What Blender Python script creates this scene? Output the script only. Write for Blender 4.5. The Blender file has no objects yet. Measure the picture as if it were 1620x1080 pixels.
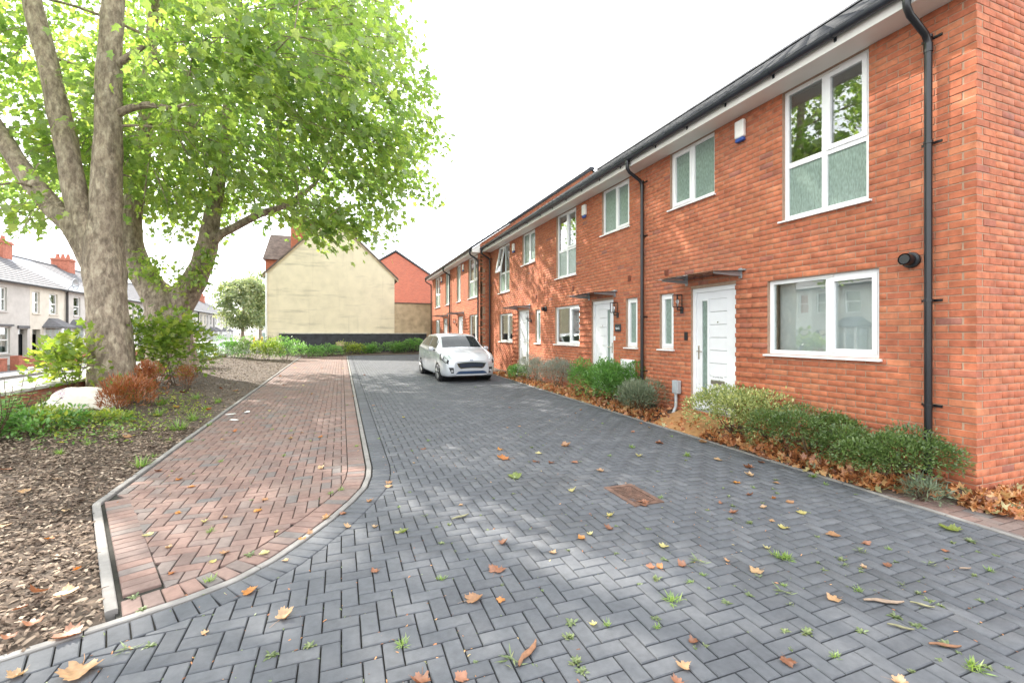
import bpy, bmesh, math, random
import numpy as np
from mathutils import Vector, Matrix

random.seed(7)
RNG = np.random.default_rng(11)
scene = bpy.context.scene
COL = scene.collection
R = math.radians

# ------------------------------------------------------------------ camera
F, CX, HY, EZ = 720.0, 810.0, 528.0, 1.65          # photo focal length, centre column, horizon row (px), eye height (m)
YAW = math.atan(270.0 / 720.0)
SY, CY = math.sin(YAW), math.cos(YAW)
cam_d = bpy.data.cameras.new('camera')
cam_d.sensor_width = 36.0
cam_d.lens = 36.0 * F / 1620.0
cam_d.shift_y = -(540.0 - HY) / 1620.0
cam_d.clip_start = 0.05
cam_d.clip_end = 3000.0
cam = bpy.data.objects.new('camera', cam_d)
cam.location = (0, 0, EZ)
cam.rotation_euler = (R(90), 0, -YAW)
COL.objects.link(cam)
scene.camera = cam

# ------------------------------------------------------------------ light and exposure
SUN_AZ, SUN_EL = R(-36.0), R(40.0)                 # from +Y towards +X
world = bpy.data.worlds.new('World')
scene.world = world
world.use_nodes = True
wn, wl = world.node_tree.nodes, world.node_tree.links
wn.clear()
sky = wn.new('ShaderNodeTexSky')
sky.sky_type = 'NISHITA'
sky.sun_disc = False
sky.sun_elevation = SUN_EL
sky.sun_rotation = SUN_AZ
bg_sky = wn.new('ShaderNodeBackground'); bg_sky.inputs[1].default_value = 0.10
bg_cloud = wn.new('ShaderNodeBackground'); bg_cloud.inputs[0].default_value = (0.97, 0.985, 1.0, 1); bg_cloud.inputs[1].default_value = 1.40
mixs = wn.new('ShaderNodeMixShader')
tc = wn.new('ShaderNodeTexCoord')
cn = wn.new('ShaderNodeTexNoise'); cn.inputs['Scale'].default_value = 2.2; cn.inputs['Detail'].default_value = 6
cr = wn.new('ShaderNodeMapRange'); cr.inputs[1].default_value = 0.34; cr.inputs[2].default_value = 0.58; cr.inputs[3].default_value = 0.62; cr.inputs[4].default_value = 1.0
wout = wn.new('ShaderNodeOutputWorld')
wl.new(sky.outputs[0], bg_sky.inputs[0])
wl.new(tc.outputs['Generated'], cn.inputs['Vector'])
wl.new(cn.outputs[0], cr.inputs[0])
wl.new(cr.outputs[0], mixs.inputs[0])
wl.new(bg_sky.outputs[0], mixs.inputs[1]); wl.new(bg_cloud.outputs[0], mixs.inputs[2])
wl.new(mixs.outputs[0], wout.inputs[0])

sun_d = bpy.data.lights.new('sun', 'SUN')
sun_d.energy = 4.4
sun_d.angle = R(0.6)
sun_d.color = (1.0, 0.93, 0.83)
sun = bpy.data.objects.new('sun', sun_d)
sdir = Vector((math.sin(SUN_AZ) * math.cos(SUN_EL), math.cos(SUN_AZ) * math.cos(SUN_EL), math.sin(SUN_EL)))
sun.rotation_euler = sdir.to_track_quat('Z', 'Y').to_euler()
sun.location = (-20, 25, 30)
COL.objects.link(sun)

scene.view_settings.view_transform = 'Standard'
scene.view_settings.look = 'None'
scene.view_settings.gamma = 1.0
scene.view_settings.use_curve_mapping = False
scene.view_settings.exposure = 1.52

# ------------------------------------------------------------------ photo pixel -> place
SL = 0.0135                                         # the drive climbs gently away from the camera
def gz(y): return SL * (y - 1.5)
def ray(px, py):
    a = (px - CX) / F
    return (a * CY + SY, -a * SY + CY, -(py - HY) / F)
def onground(px, py, dz=0.0):
    d = ray(px, py)
    t = (EZ - dz + SL * 1.5) / (SL * d[1] - d[2])
    return (t * d[0], t * d[1], gz(t * d[1]) + dz)
def atdepth(px, py, z):
    d = ray(px, py)
    return Vector((d[0] * z, d[1] * z, EZ + d[2] * z))
def onY(px, py, Y):
    d = ray(px, py); t = Y / d[1]
    return (t * d[0], EZ + t * d[2])

# ------------------------------------------------------------------ materials
MATS = {}
def nmat(name):
    m = bpy.data.materials.new(name); m.use_nodes = True
    nt = m.node_tree
    b = nt.nodes['Principled BSDF']
    MATS[name] = m
    return m, nt.nodes, nt.links, b

def simple(name, col, rough=0.6, metal=0.0, var=0.12, scale=6.0, bump=0.0, bscale=60.0, coat=0.0, spec=0.5, stain=0.0, stain_scale=1.2):
    """principled base colour with noise variation, fine bump and optional larger stains"""
    m, n, l, b = nmat(name)
    b.inputs['Roughness'].default_value = rough
    b.inputs['Metallic'].default_value = metal
    b.inputs['Specular IOR Level'].default_value = spec
    if coat: b.inputs['Coat Weight'].default_value = coat; b.inputs['Coat Roughness'].default_value = 0.05
    g = n.new('ShaderNodeNewGeometry')
    t = n.new('ShaderNodeTexNoise'); t.inputs['Scale'].default_value = scale; t.inputs['Detail'].default_value = 8
    l.new(g.outputs['Position'], t.inputs['Vector'])
    mr = n.new('ShaderNodeMapRange'); mr.inputs[1].default_value = 0.3; mr.inputs[2].default_value = 0.7
    mr.inputs[3].default_value = 1 - var; mr.inputs[4].default_value = 1 + var
    l.new(t.outputs[0], mr.inputs[0])
    mx = n.new('ShaderNodeMix'); mx.data_type = 'RGBA'; mx.blend_type = 'MULTIPLY'; mx.inputs[0].default_value = 1
    mx.inputs[6].default_value = (*col, 1)
    l.new(mr.outputs[0], mx.inputs[7])
    out = mx.outputs[2]
    if stain:
        s = n.new('ShaderNodeTexNoise'); s.inputs['Scale'].default_value = stain_scale; s.inputs['Detail'].default_value = 10; s.inputs['Roughness'].default_value = 0.65
        l.new(g.outputs['Position'], s.inputs['Vector'])
        sr = n.new('ShaderNodeMapRange'); sr.inputs[1].default_value = 0.5; sr.inputs[2].default_value = 0.75; sr.inputs[3].default_value = 0; sr.inputs[4].default_value = stain
        l.new(s.outputs[0], sr.inputs[0])
        m2 = n.new('ShaderNodeMix'); m2.data_type = 'RGBA'; l.new(sr.outputs[0], m2.inputs[0])
        l.new(out, m2.inputs[6]); m2.inputs[7].default_value = (col[0] * .35, col[1] * .34, col[2] * .33, 1)
        out = m2.outputs[2]
    l.new(out, b.inputs['Base Color'])
    if bump:
        t2 = n.new('ShaderNodeTexNoise'); t2.inputs['Scale'].default_value = bscale; t2.inputs['Detail'].default_value = 6
        l.new(g.outputs['Position'], t2.inputs['Vector'])
        bp = n.new('ShaderNodeBump'); bp.inputs['Strength'].default_value = bump; bp.inputs['Distance'].default_value = 0.01
        l.new(t2.outputs[0], bp.inputs['Height']); l.new(bp.outputs[0], b.inputs['Normal'])
    return m

def piece_mat(name, stops, rough=0.8, bump=0.35, bscale=90, mottling=0.25, mscale=14, dirt=None):
    """colour picked per piece (per object + per island) from a ramp, with grain"""
    m, n, l, b = nmat(name)
    b.inputs['Roughness'].default_value = rough
    b.inputs['Specular IOR Level'].default_value = 0.35
    g = n.new('ShaderNodeNewGeometry'); oi = n.new('ShaderNodeObjectInfo')
    ad = n.new('ShaderNodeMath'); ad.operation = 'ADD'; l.new(g.outputs['Random Per Island'], ad.inputs[0]); l.new(oi.outputs['Random'], ad.inputs[1])
    fr = n.new('ShaderNodeMath'); fr.operation = 'FRACT'; l.new(ad.outputs[0], fr.inputs[0])
    rp = n.new('ShaderNodeValToRGB'); l.new(fr.outputs[0], rp.inputs[0])
    e = rp.color_ramp.elements
    while len(e) < len(stops): e.new(0.5)
    for k, (p, c) in enumerate(stops): e[k].position = p; e[k].color = (*c, 1)
    t = n.new('ShaderNodeTexNoise'); t.inputs['Scale'].default_value = mscale; t.inputs['Detail'].default_value = 8; t.inputs['Roughness'].default_value = 0.6
    l.new(g.outputs['Position'], t.inputs['Vector'])
    mr = n.new('ShaderNodeMapRange'); mr.inputs[1].default_value = 0.3; mr.inputs[2].default_value = 0.7; mr.inputs[3].default_value = 1 - mottling; mr.inputs[4].default_value = 1 + mottling
    l.new(t.outputs[0], mr.inputs[0])
    mx = n.new('ShaderNodeMix'); mx.data_type = 'RGBA'; mx.blend_type = 'MULTIPLY'; mx.inputs[0].default_value = 1
    l.new(rp.outputs[0], mx.inputs[6]); l.new(mr.outputs[0], mx.inputs[7])
    out = mx.outputs[2]
    if dirt:
        dcol, dscale, damt, lo, hi = dirt
        s = n.new('ShaderNodeTexNoise'); s.inputs['Scale'].default_value = dscale; s.inputs['Detail'].default_value = 9; s.inputs['Roughness'].default_value = 0.62
        l.new(g.outputs['Position'], s.inputs['Vector'])
        sr = n.new('ShaderNodeMapRange'); sr.inputs[1].default_value = lo; sr.inputs[2].default_value = hi; sr.inputs[3].default_value = 0; sr.inputs[4].default_value = damt
        l.new(s.outputs[0], sr.inputs[0])
        m2 = n.new('ShaderNodeMix'); m2.data_type = 'RGBA'; l.new(sr.outputs[0], m2.inputs[0]); l.new(out, m2.inputs[6]); m2.inputs[7].default_value = (*dcol, 1)
        out = m2.outputs[2]
    l.new(out, b.inputs['Base Color'])
    t2 = n.new('ShaderNodeTexNoise'); t2.inputs['Scale'].default_value = bscale; t2.inputs['Detail'].default_value = 6
    l.new(g.outputs['Position'], t2.inputs['Vector'])
    bp = n.new('ShaderNodeBump'); bp.inputs['Strength'].default_value = bump; bp.inputs['Distance'].default_value = 0.006
    l.new(t2.outputs[0], bp.inputs['Height']); l.new(bp.outputs[0], b.inputs['Normal'])
    return m

def leaf_mat(name, stops, transl=0.45, rough=0.45, tone_attr=True):
    """leaf: diffuse + translucent + sheen of gloss; colour from 'tone' attribute and per-leaf random"""
    m, n, l, b = nmat(name)
    out = n['Material Output']
    n.remove(b)
    g = n.new('ShaderNodeNewGeometry'); oi = n.new('ShaderNodeObjectInfo')
    at = n.new('ShaderNodeAttribute'); at.attribute_name = 'tone'
    sc = n.new('ShaderNodeMath'); sc.operation = 'MULTIPLY'; sc.inputs[1].default_value = 0.35 if tone_attr else 1.0
    l.new(g.outputs['Random Per Island'], sc.inputs[0])
    ad = n.new('ShaderNodeMath'); ad.operation = 'ADD'; l.new(sc.outputs[0], ad.inputs[0])
    if tone_attr:
        l.new(at.outputs['Fac'], ad.inputs[1]); val = ad.outputs[0]
    else:
        l.new(oi.outputs['Random'], ad.inputs[1])
        fr = n.new('ShaderNodeMath'); fr.operation = 'FRACT'; l.new(ad.outputs[0], fr.inputs[0]); val = fr.outputs[0]
    rp = n.new('ShaderNodeValToRGB'); l.new(val, rp.inputs[0])
    e = rp.color_ramp.elements
    while len(e) < len(stops): e.new(0.5)
    for k, (p, c) in enumerate(stops): e[k].position = p; e[k].color = (*c, 1)
    t = n.new('ShaderNodeTexNoise'); t.inputs['Scale'].default_value = 35; t.inputs['Detail'].default_value = 4
    l.new(g.outputs['Position'], t.inputs['Vector'])
    mr = n.new('ShaderNodeMapRange'); mr.inputs[1].default_value = 0.3; mr.inputs[2].default_value = 0.7; mr.inputs[3].default_value = 0.75; mr.inputs[4].default_value = 1.2
    l.new(t.outputs[0], mr.inputs[0])
    mx = n.new('ShaderNodeMix'); mx.data_type = 'RGBA'; mx.blend_type = 'MULTIPLY'; mx.inputs[0].default_value = 1
    l.new(rp.outputs[0], mx.inputs[6]); l.new(mr.outputs[0], mx.inputs[7])
    d = n.new('ShaderNodeBsdfDiffuse'); l.new(mx.outputs[2], d.inputs[0])
    tr = n.new('ShaderNodeBsdfTranslucent')
    hs = n.new('ShaderNodeHueSaturation'); hs.inputs['Saturation'].default_value = 1.08; hs.inputs['Value'].default_value = 2.0
    l.new(mx.outputs[2], hs.inputs['Color']); l.new(hs.outputs[0], tr.inputs[0])
    m1 = n.new('ShaderNodeMixShader'); m1.inputs[0].default_value = transl
    l.new(d.outputs[0], m1.inputs[1]); l.new(tr.outputs[0], m1.inputs[2])
    gl = n.new('ShaderNodeBsdfGlossy'); gl.inputs['Roughness'].default_value = rough; gl.inputs[0].default_value = (1, 1, 1, 1)
    m3 = n.new('ShaderNodeMixShader'); m3.inputs[0].default_value = 0.05
    l.new(m1.outputs[0], m3.inputs[1]); l.new(gl.outputs[0], m3.inputs[2])
    l.new(m3.outputs[0], out.inputs[0])
    return m

def glass_mat(name, tint=(0.8, 0.86, 0.84), base=0.06, dark=False):
    m, n, l, b = nmat(name)
    out = n['Material Output']; n.remove(b)
    lw = n.new('ShaderNodeLayerWeight'); lw.inputs[0].default_value = 0.5
    p = n.new('ShaderNodeMath'); p.operation = 'POWER'; p.inputs[1].default_value = 3.5; l.new(lw.outputs['Facing'], p.inputs[0])
    mr = n.new('ShaderNodeMapRange'); mr.inputs[3].default_value = base; mr.inputs[4].default_value = 1.0; l.new(p.outputs[0], mr.inputs[0])
    tr = n.new('ShaderNodeBsdfTransparent'); tr.inputs[0].default_value = (*tint, 1)
    gl = n.new('ShaderNodeBsdfGlossy'); gl.inputs['Roughness'].default_value = 0.015
    g = n.new('ShaderNodeNewGeometry')
    t = n.new('ShaderNodeTexNoise'); t.inputs['Scale'].default_value = 1.3; l.new(g.outputs['Position'], t.inputs['Vector'])
    bp = n.new('ShaderNodeBump'); bp.inputs['Strength'].default_value = 0.05; bp.inputs['Distance'].default_value = 0.02; l.new(t.outputs[0], bp.inputs['Height'])
    l.new(bp.outputs[0], gl.inputs['Normal'])
    mx = n.new('ShaderNodeMixShader'); l.new(mr.outputs[0], mx.inputs[0]); l.new(tr.outputs[0], mx.inputs[1]); l.new(gl.outputs[0], mx.inputs[2])
    l.new(mx.outputs[0], out.inputs[0])
    return m

def obscure_mat(name, col):
    m, n, l, b = nmat(name)
    b.inputs['Base Color'].default_value = (*col, 1); b.inputs['Roughness'].default_value = 0.12
    g = n.new('ShaderNodeNewGeometry')
    mp = n.new('ShaderNodeMapping'); mp.inputs['Scale'].default_value = (60, 60, 16); l.new(g.outputs['Position'], mp.inputs[0])
    t = n.new('ShaderNodeTexNoise'); t.inputs['Scale'].default_value = 1.0; t.inputs['Detail'].default_value = 3; l.new(mp.outputs[0], t.inputs['Vector'])
    mr = n.new('ShaderNodeMapRange'); mr.inputs[1].default_value = 0.3; mr.inputs[2].default_value = 0.7; mr.inputs[3].default_value = 0.7; mr.inputs[4].default_value = 1.25; l.new(t.outputs[0], mr.inputs[0])
    mx = n.new('ShaderNodeMix'); mx.data_type = 'RGBA'; mx.blend_type = 'MULTIPLY'; mx.inputs[0].default_value = 1
    mx.inputs[6].default_value = (*col, 1); l.new(mr.outputs[0], mx.inputs[7]); l.new(mx.outputs[2], b.inputs['Base Color'])
    bp = n.new('ShaderNodeBump'); bp.inputs['Strength'].default_value = 0.6; bp.inputs['Distance'].default_value = 0.004
    l.new(t.outputs[0], bp.inputs['Height']); l.new(bp.outputs[0], b.inputs['Normal'])
    return m

BR = [(0.0, (0.355, 0.108, 0.057)), (0.2, (0.40, 0.127, 0.064)), (0.45, (0.445, 0.147, 0.073)), (0.7, (0.395, 0.12, 0.062)), (0.93, (0.47, 0.175, 0.088)), (0.985, (0.33, 0.11, 0.07)), (1.0, (0.27, 0.112, 0.085))]
piece_mat('brick_face', BR, rough=0.85, bump=0.5, bscale=70, mottling=0.26, mscale=11, dirt=((0.22, 0.10, 0.075), 0.8, 0.45, 0.48, 0.8))
simple('mortar', (0.345, 0.23, 0.16), 0.95, var=0.15, scale=20, bump=0.4, bscale=120)
simple('upvc', (0.80, 0.81, 0.82), 0.32, var=0.03)
simple('white_fascia', (0.76, 0.74, 0.71), 0.4, var=0.05, scale=2)
simple('door_white', (0.76, 0.77, 0.79), 0.35, var=0.03)
simple('black_plastic', (0.012, 0.013, 0.016), 0.28, var=0.1)
simple('gutter_black', (0.025, 0.03, 0.04), 0.33, var=0.15)
simple('dark_metal', (0.05, 0.055, 0.06), 0.4, metal=0.6)
simple('grey_metal', (0.35, 0.37, 0.39), 0.4, metal=0.5)
simple('chrome', (0.55, 0.52, 0.44), 0.25, metal=0.9)
simple('grey_plastic', (0.36, 0.39, 0.41), 0.5)
simple('blue_plastic', (0.03, 0.08, 0.32), 0.4)
simple('alarm_white', (0.78, 0.77, 0.74), 0.4)
simple('terracotta_vent', (0.20, 0.06, 0.035), 0.8)
glass_mat('glass', (0.90, 0.94, 0.93), 0.22)
glass_mat('canopy_glass', (0.55, 0.58, 0.6), 0.12)
obscure_mat('obscured_glass', (0.215, 0.285, 0.25))
simple('room_wall', (0.52, 0.53, 0.52), 0.9)
simple('blind', (0.76, 0.77, 0.79), 0.9, var=0.04)
piece_mat('slate', [(0, (0.045, 0.05, 0.06)), (0.5, (0.065, 0.07, 0.082)), (1, (0.095, 0.10, 0.11))], rough=0.8, bump=0.3, bscale=50)
simple('roof_under', (0.035, 0.037, 0.042), 0.8)
piece_mat('grey_paver', [(0, (0.080, 0.085, 0.095)), (0.5, (0.090, 0.096, 0.107)), (0.9, (0.100, 0.106, 0.117)), (1, (0.115, 0.120, 0.130))], rough=0.82, bump=0.45, bscale=220, mottling=0.14, mscale=25, dirt=((0.055, 0.055, 0.052), 0.7, 0.40, 0.50, 0.8))
piece_mat('red_paver', [(0, (0.150, 0.107, 0.095)), (0.3, (0.180, 0.117, 0.100)), (0.6, (0.200, 0.128, 0.108)), (0.8, (0.175, 0.126, 0.112)), (0.93, (0.155, 0.124, 0.114)), (1.0, (0.130, 0.120, 0.117))], rough=0.85, bump=0.45, bscale=200, mottling=0.16, mscale=20, dirt=((0.30, 0.25, 0.21), 1.3, 0.4, 0.5, 0.8))
simple('joint_sand', (0.020, 0.019, 0.015), 0.95, var=0.4, scale=14, bump=0.5)
simple('kerb_concrete', (0.215, 0.205, 0.195), 0.9, var=0.18, scale=9, bump=0.4, bscale=150, stain=0.4, stain_scale=3)
simple('asphalt', (0.16, 0.16, 0.165), 0.9, var=0.15, scale=3, bump=0.4, bscale=90)
simple('footway', (0.13, 0.13, 0.14), 0.9, var=0.15, scale=3, bump=0.3)
simple('earth', (0.085, 0.07, 0.05), 0.95, var=0.3, scale=1.0, bump=0.5, bscale=20)
simple('mulch_soil', (0.085, 0.062, 0.046), 0.95, var=0.45, scale=9, bump=0.8, bscale=40)
simple('gravel_path', (0.36, 0.19, 0.075), 0.9, var=0.25, scale=14, bump=0.5, bscale=90)
piece_mat('bark_chip', [(0, (0.07, 0.048, 0.035)), (0.3, (0.125, 0.088, 0.065)), (0.6, (0.20, 0.145, 0.105)), (0.85, (0.28, 0.215, 0.16)), (1, (0.38, 0.31, 0.24))], rough=0.9, bump=0.2)
piece_mat('low_brick', [(0, (0.30, 0.10, 0.06)), (0.5, (0.38, 0.15, 0.09)), (1, (0.30, 0.15, 0.11))], rough=0.9, bump=0.4, dirt=((0.40, 0.24, 0.17), 2.5, 0.4, 0.5, 0.75))

# ------------------------------------------------------------------ mesh helpers
def link(o): COL.objects.link(o); return o
def tag(o, label=None, cat=None, group=None, kind=None):
    if label: o['label'] = label
    if cat: o['category'] = cat
    if group: o['group'] = group
    if kind: o['kind'] = kind
    return o
def empty(name, loc, label=None, cat=None, group=None, kind=None):
    o = link(bpy.data.objects.new(name, None)); o.location = loc; o.empty_display_size = 0.1
    return tag(o, label, cat, group, kind)
def parent(o, p):
    o.parent = p
    if p is not None: o.matrix_parent_inverse = WINV(p)
    return o
def WINV(p):
    m = Matrix.Identity(4); q = p; chain = []
    while q is not None: chain.append(q); q = q.parent
    for q in reversed(chain):
        m = m @ q.matrix_parent_inverse @ Matrix.LocRotScale(q.location, q.rotation_euler, q.scale)
    return m.inverted()

class MB:
    """mesh builder in world coordinates, or through a map T(u, d, z)"""
    def __init__(self, T=None): self.v = []; self.f = []; self.m = []; self.T = T; self.mi = 0
    def add(self, vs, fs):
        k = len(self.v)
        if self.T: vs = [self.T(*p) for p in vs]
        self.v += [tuple(p) for p in vs]; self.f += [tuple(i + k for i in q) for q in fs]; self.m += [self.mi] * len(fs)
        return self
    def box(self, a, b):
        (x0, y0, z0), (x1, y1, z1) = a, b
        return self.add([(x0, y0, z0), (x1, y0, z0), (x1, y1, z0), (x0, y1, z0), (x0, y0, z1), (x1, y0, z1), (x1, y1, z1), (x0, y1, z1)],
                        [(0, 3, 2, 1), (4, 5, 6, 7), (0, 1, 5, 4), (1, 2, 6, 5), (2, 3, 7, 6), (3, 0, 4, 7)])
    def bevbox(self, a, b, c):
        """box with chamfered edges all round"""
        bm = bmesh.new(); bmesh.ops.create_cube(bm, size=1)
        for v in bm.verts:
            v.co = Vector(((a[i] + b[i]) / 2 + v.co[i] * (b[i] - a[i]) for i in range(3)))
        bmesh.ops.bevel(bm, geom=bm.edges[:], offset=c, segments=2, affect='EDGES', profile=0.5)
        bm.verts.index_update()
        self.add([tuple(v.co) for v in bm.verts], [tuple(v.index for v in f.verts) for f in bm.faces]); bm.free(); return self
    def prism(self, poly, d0, d1, axis=1):
        """poly in the two other coordinates, extruded along axis"""
        n = len(poly)
        def mk(p, d): q = [p[0], p[1]]; q.insert(axis, d); return tuple(q)
        vs = [mk(p, d0) for p in poly] + [mk(p, d1) for p in poly]
        fs = [tuple(range(n))[::-1], tuple(range(n, 2 * n))] + [(i, (i + 1) % n, n + (i + 1) % n, n + i) for i in range(n)]
        return self.add(vs, fs)
    def tube(self, pts, rad, sides=8, cap=True):
        pts = [Vector(p) for p in pts]; n = len(pts)
        if not hasattr(rad, '__len__'): rad = [rad] * n
        vs = []; prev = None
        for i, p in enumerate(pts):
            t = (pts[min(i + 1, n - 1)] - pts[max(i - 1, 0)]).normalized()
            if prev is None:
                prev = t.orthogonal().normalized()
            s = (prev - t * prev.dot(t)); s = s.normalized() if s.length > 1e-6 else t.orthogonal().normalized(); prev = s
            w = t.cross(s)
            for k in range(sides):
                a = 2 * math.pi * k / sides
                vs.append(tuple(p + (s * math.cos(a) + w * math.sin(a)) * rad[i]))
        fs = [(i * sides + k, i * sides + (k + 1) % sides, (i + 1) * sides + (k + 1) % sides, (i + 1) * sides + k) for i in range(n - 1) for k in range(sides)]
        if cap: fs += [tuple(range(sides))[::-1], tuple(range((n - 1) * sides, n * sides))]
        return self.add(vs, fs)
    def lathe(self, prof, centre, axis='Z', seg=24):
        vs = []
        for (r, h) in prof:
            for k in range(seg):
                a = 2 * math.pi * k / seg; x, y = r * math.cos(a), r * math.sin(a)
                q = (x, y, h) if axis == 'Z' else ((h, x, y) if axis == 'X' else (x, h, y))
                vs.append((centre[0] + q[0], centre[1] + q[1], centre[2] + q[2]))
        n = len(prof)
        fs = [(i * seg + k, i * seg + (k + 1) % seg, (i + 1) * seg + (k + 1) % seg, (i + 1) * seg + k) for i in range(n - 1) for k in range(seg)]
        fs += [tuple(range(seg))[::-1], tuple(range((n - 1) * seg, n * seg))]
        return self.add(vs, fs)
    def build(self, name, mat, par=None, smooth=False, label=None, cat=None, group=None, kind=None, recalc=True):
        me = bpy.data.meshes.new(name); me.from_pydata(self.v, [], self.f)
        mats = mat if isinstance(mat, (list, tuple)) else [mat]
        for q in mats: me.materials.append(MATS[q])
        if len(mats) > 1: me.polygons.foreach_set('material_index', self.m)
        if recalc:
            bm = bmesh.new(); bm.from_mesh(me); bmesh.ops.recalc_face_normals(bm, faces=bm.faces[:]); bm.to_mesh(me); bm.free()
        if smooth:
            me.polygons.foreach_set('use_smooth', [True] * len(me.polygons))
            if smooth == 'angle':
                me.set_sharp_from_angle(angle=R(40))
        o = link(bpy.data.objects.new(name, me))
        if par is not None: parent(o, par)
        return tag(o, label, cat, group, kind)

def mass(name, V, FC, mat, par=None, tone=None, smooth=False, **kw):
    """one mesh from numpy vertices (n,3) and faces (m,k)"""
    V = np.asarray(V, np.float32); FC = np.asarray(FC, np.int32); m, k = FC.shape
    me = bpy.data.meshes.new(name)
    me.vertices.add(len(V)); me.vertices.foreach_set('co', V.ravel())
    me.loops.add(m * k); me.loops.foreach_set('vertex_index', FC.ravel())
    me.polygons.add(m); me.polygons.foreach_set('loop_start', np.arange(m, dtype=np.int32) * k)
    if smooth: me.polygons.foreach_set('use_smooth', np.ones(m, bool))
    if tone is not None:
        a = me.attributes.new('tone', 'FLOAT', 'POINT'); a.data.foreach_set('value', np.asarray(tone, np.float32))
    me.update(calc_edges=True)
    me.materials.append(MATS[mat])
    o = link(bpy.data.objects.new(name, me))
    if par is not None: parent(o, par)
    return tag(o, **kw)

def rotmats(yaw, pitch, roll):
    cy, sy, cp, sp, cr_, sr_ = np.cos(yaw), np.sin(yaw), np.cos(pitch), np.sin(pitch), np.cos(roll), np.sin(roll)
    n = len(yaw); M = np.zeros((n, 3, 3))
    # Rz(yaw) Rx(pitch) Ry(roll)
    M[:, 0, 0] = cy * cr_ - sy * sp * sr_; M[:, 0, 1] = -sy * cp; M[:, 0, 2] = cy * sr_ + sy * sp * cr_
    M[:, 1, 0] = sy * cr_ + cy * sp * sr_; M[:, 1, 1] = cy * cp; M[:, 1, 2] = sy * sr_ - cy * sp * cr_
    M[:, 2, 0] = -cp * sr_; M[:, 2, 1] = sp; M[:, 2, 2] = cp * cr_
    return M
def scatter(pos, M, size, tv, tf):
    """copies of a template (tv, tf) at pos with rotation M and size -> vertices, faces"""
    tv = np.asarray(tv, float); tf = np.asarray(tf, int); n = len(pos)
    V = np.einsum('nij,vj->nvi', M, tv) * np.asarray(size).reshape(-1, 1, 1) + pos[:, None, :]
    FC = tf[None] + (np.arange(n) * len(tv))[:, None, None]
    return V.reshape(-1, 3), FC.reshape(-1, tf.shape[1])

# leaf templates (y = towards the tip)
PL = [(0, 0), (.38, .06), (.27, .32), (.50, .56), (.20, .60), (0, 1.0), (-.20, .60), (-.50, .56), (-.27, .32), (-.38, .06)]
PLV = [(x, y - .1, -.22 * abs(x) - .12 * (y - .4) ** 2) for x, y in PL]
PLF = [(0, 1, 2), (0, 2, 8), (0, 8, 9), (2, 3, 4), (6, 7, 8), (2, 4, 5), (2, 5, 8), (5, 6, 8)]
OVV = [(0, 0, 0), (.2, .3, .05), (.17, .65, .04), (0, 1, -.08), (-.17, .65, .04), (-.2, .3, .05)]
OVF = [(0, 1, 5), (1, 2, 4), (1, 4, 5), (2, 3, 4)]
NVV = [(0, 0, 0), (.07, .4, .02), (0, 1, -.05), (-.07, .4, .02)]
NVF = [(0, 1, 3), (1, 2, 3)]

# ================================================================== SETTING
# ---- ground to the horizon
MB().add([(-1500, -1500, -0.62), (1500, -1500, -0.62), (1500, 1500, -0.62), (-1500, 1500, -0.62)], [(0, 1, 2, 3)]).build('ground', 'earth', kind='structure')
# ---- road and footways across on the left
MB().box((-13.9, -60, -0.60), (-7.6, 260, -0.36)).build('road', 'asphalt', kind='structure')
MB().box((-16.05, -60, -0.59), (-14.05, 260, -0.25)).build('pavement', 'footway', kind='structure')
MB().box((-7.45, -60, -0.59), (-5.85, 60, -0.25)).build('pavement', 'footway', kind='structure')
kb = MB()
for x0, x1 in ((-14.05, -13.9), (-7.6, -7.45)): kb.box((x0, -60, -0.58), (x1, 260, -0.235))
kb.build('road_kerb', 'kerb_concrete', kind='structure')
MB().box((-40, -60, -0.6), (-16.05, 260, -0.27)).build('front_gardens', 'earth', kind='structure')

TILT = math.atan(SL)
def sloped(name, polys, mat, dz=0.0, thick=0.3):
    """slab with its top on the sloping ground; polys in x,y"""
    mb = MB()
    for poly in polys:
        n = len(poly)
        vs = [(x, y, gz(y) + dz) for x, y in poly] + [(x, y, gz(y) + dz - thick) for x, y in poly]
        fs = [tuple(range(n)), tuple(range(n, 2 * n))[::-1]] + [(i, n + i, n + (i + 1) % n, (i + 1) % n) for i in range(n)]
        mb.add(vs, fs)
    return mb.build(name, mat, kind='structure')

# kerb line between the red path and the grey drive
KERB = [(0.31, 28.6), (0.31, 6.0), (0.31, 5.7), (0.285, 5.36), (0.22, 5.0), (0.09, 4.66), (-0.09, 4.28), (-0.28, 3.95), (-0.46, 3.67), (-0.66, 3.46), (-0.9, 3.32), (-1.19, 3.2), (-1.6, 3.05), (-2.3, 2.8), (-4.2, 2.1)]
def resample(poly, step):
    out = [Vector(poly[0])]; acc = 0; tang = []
    seg = []
    for a, b in zip(poly[:-1], poly[1:]):
        a, b = Vector(a), Vector(b); L = (b - a).length; seg.append((a, b, L))
    tot = sum(s[2] for s in seg); n = int(tot / step); res = []
    for i in range(n):
        t = (i + .5) * step
        for a, b, L in seg:
            if t <= L: d = (b - a) / L; res.append((a + d * t, d)); break
            t -= L
    # smooth tangents
    sm = []
    for i, (p, d) in enumerate(res):
        q = sum((res[j][1] for j in range(max(0, i - 2), min(len(res), i + 3))), Vector((0, 0)))
        sm.append((p, q.normalized()))
    return sm
def offset(poly, d):
    """shift a polyline sideways (to its left for positive d)"""
    out = []
    for i, p in enumerate(poly):
        a = Vector(poly[max(0, i - 1)]); b = Vector(poly[min(len(poly) - 1, i + 1)])
        t = (b - a).normalized(); nrm = Vector((-t.y, t.x)); out.append(tuple(Vector(p) + nrm * d))
    return out
BEDX = 5.10            # edge of the planting strip along the houses
KC = 11                # index of the kerb corner where the red path's slanted end meets it
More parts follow.
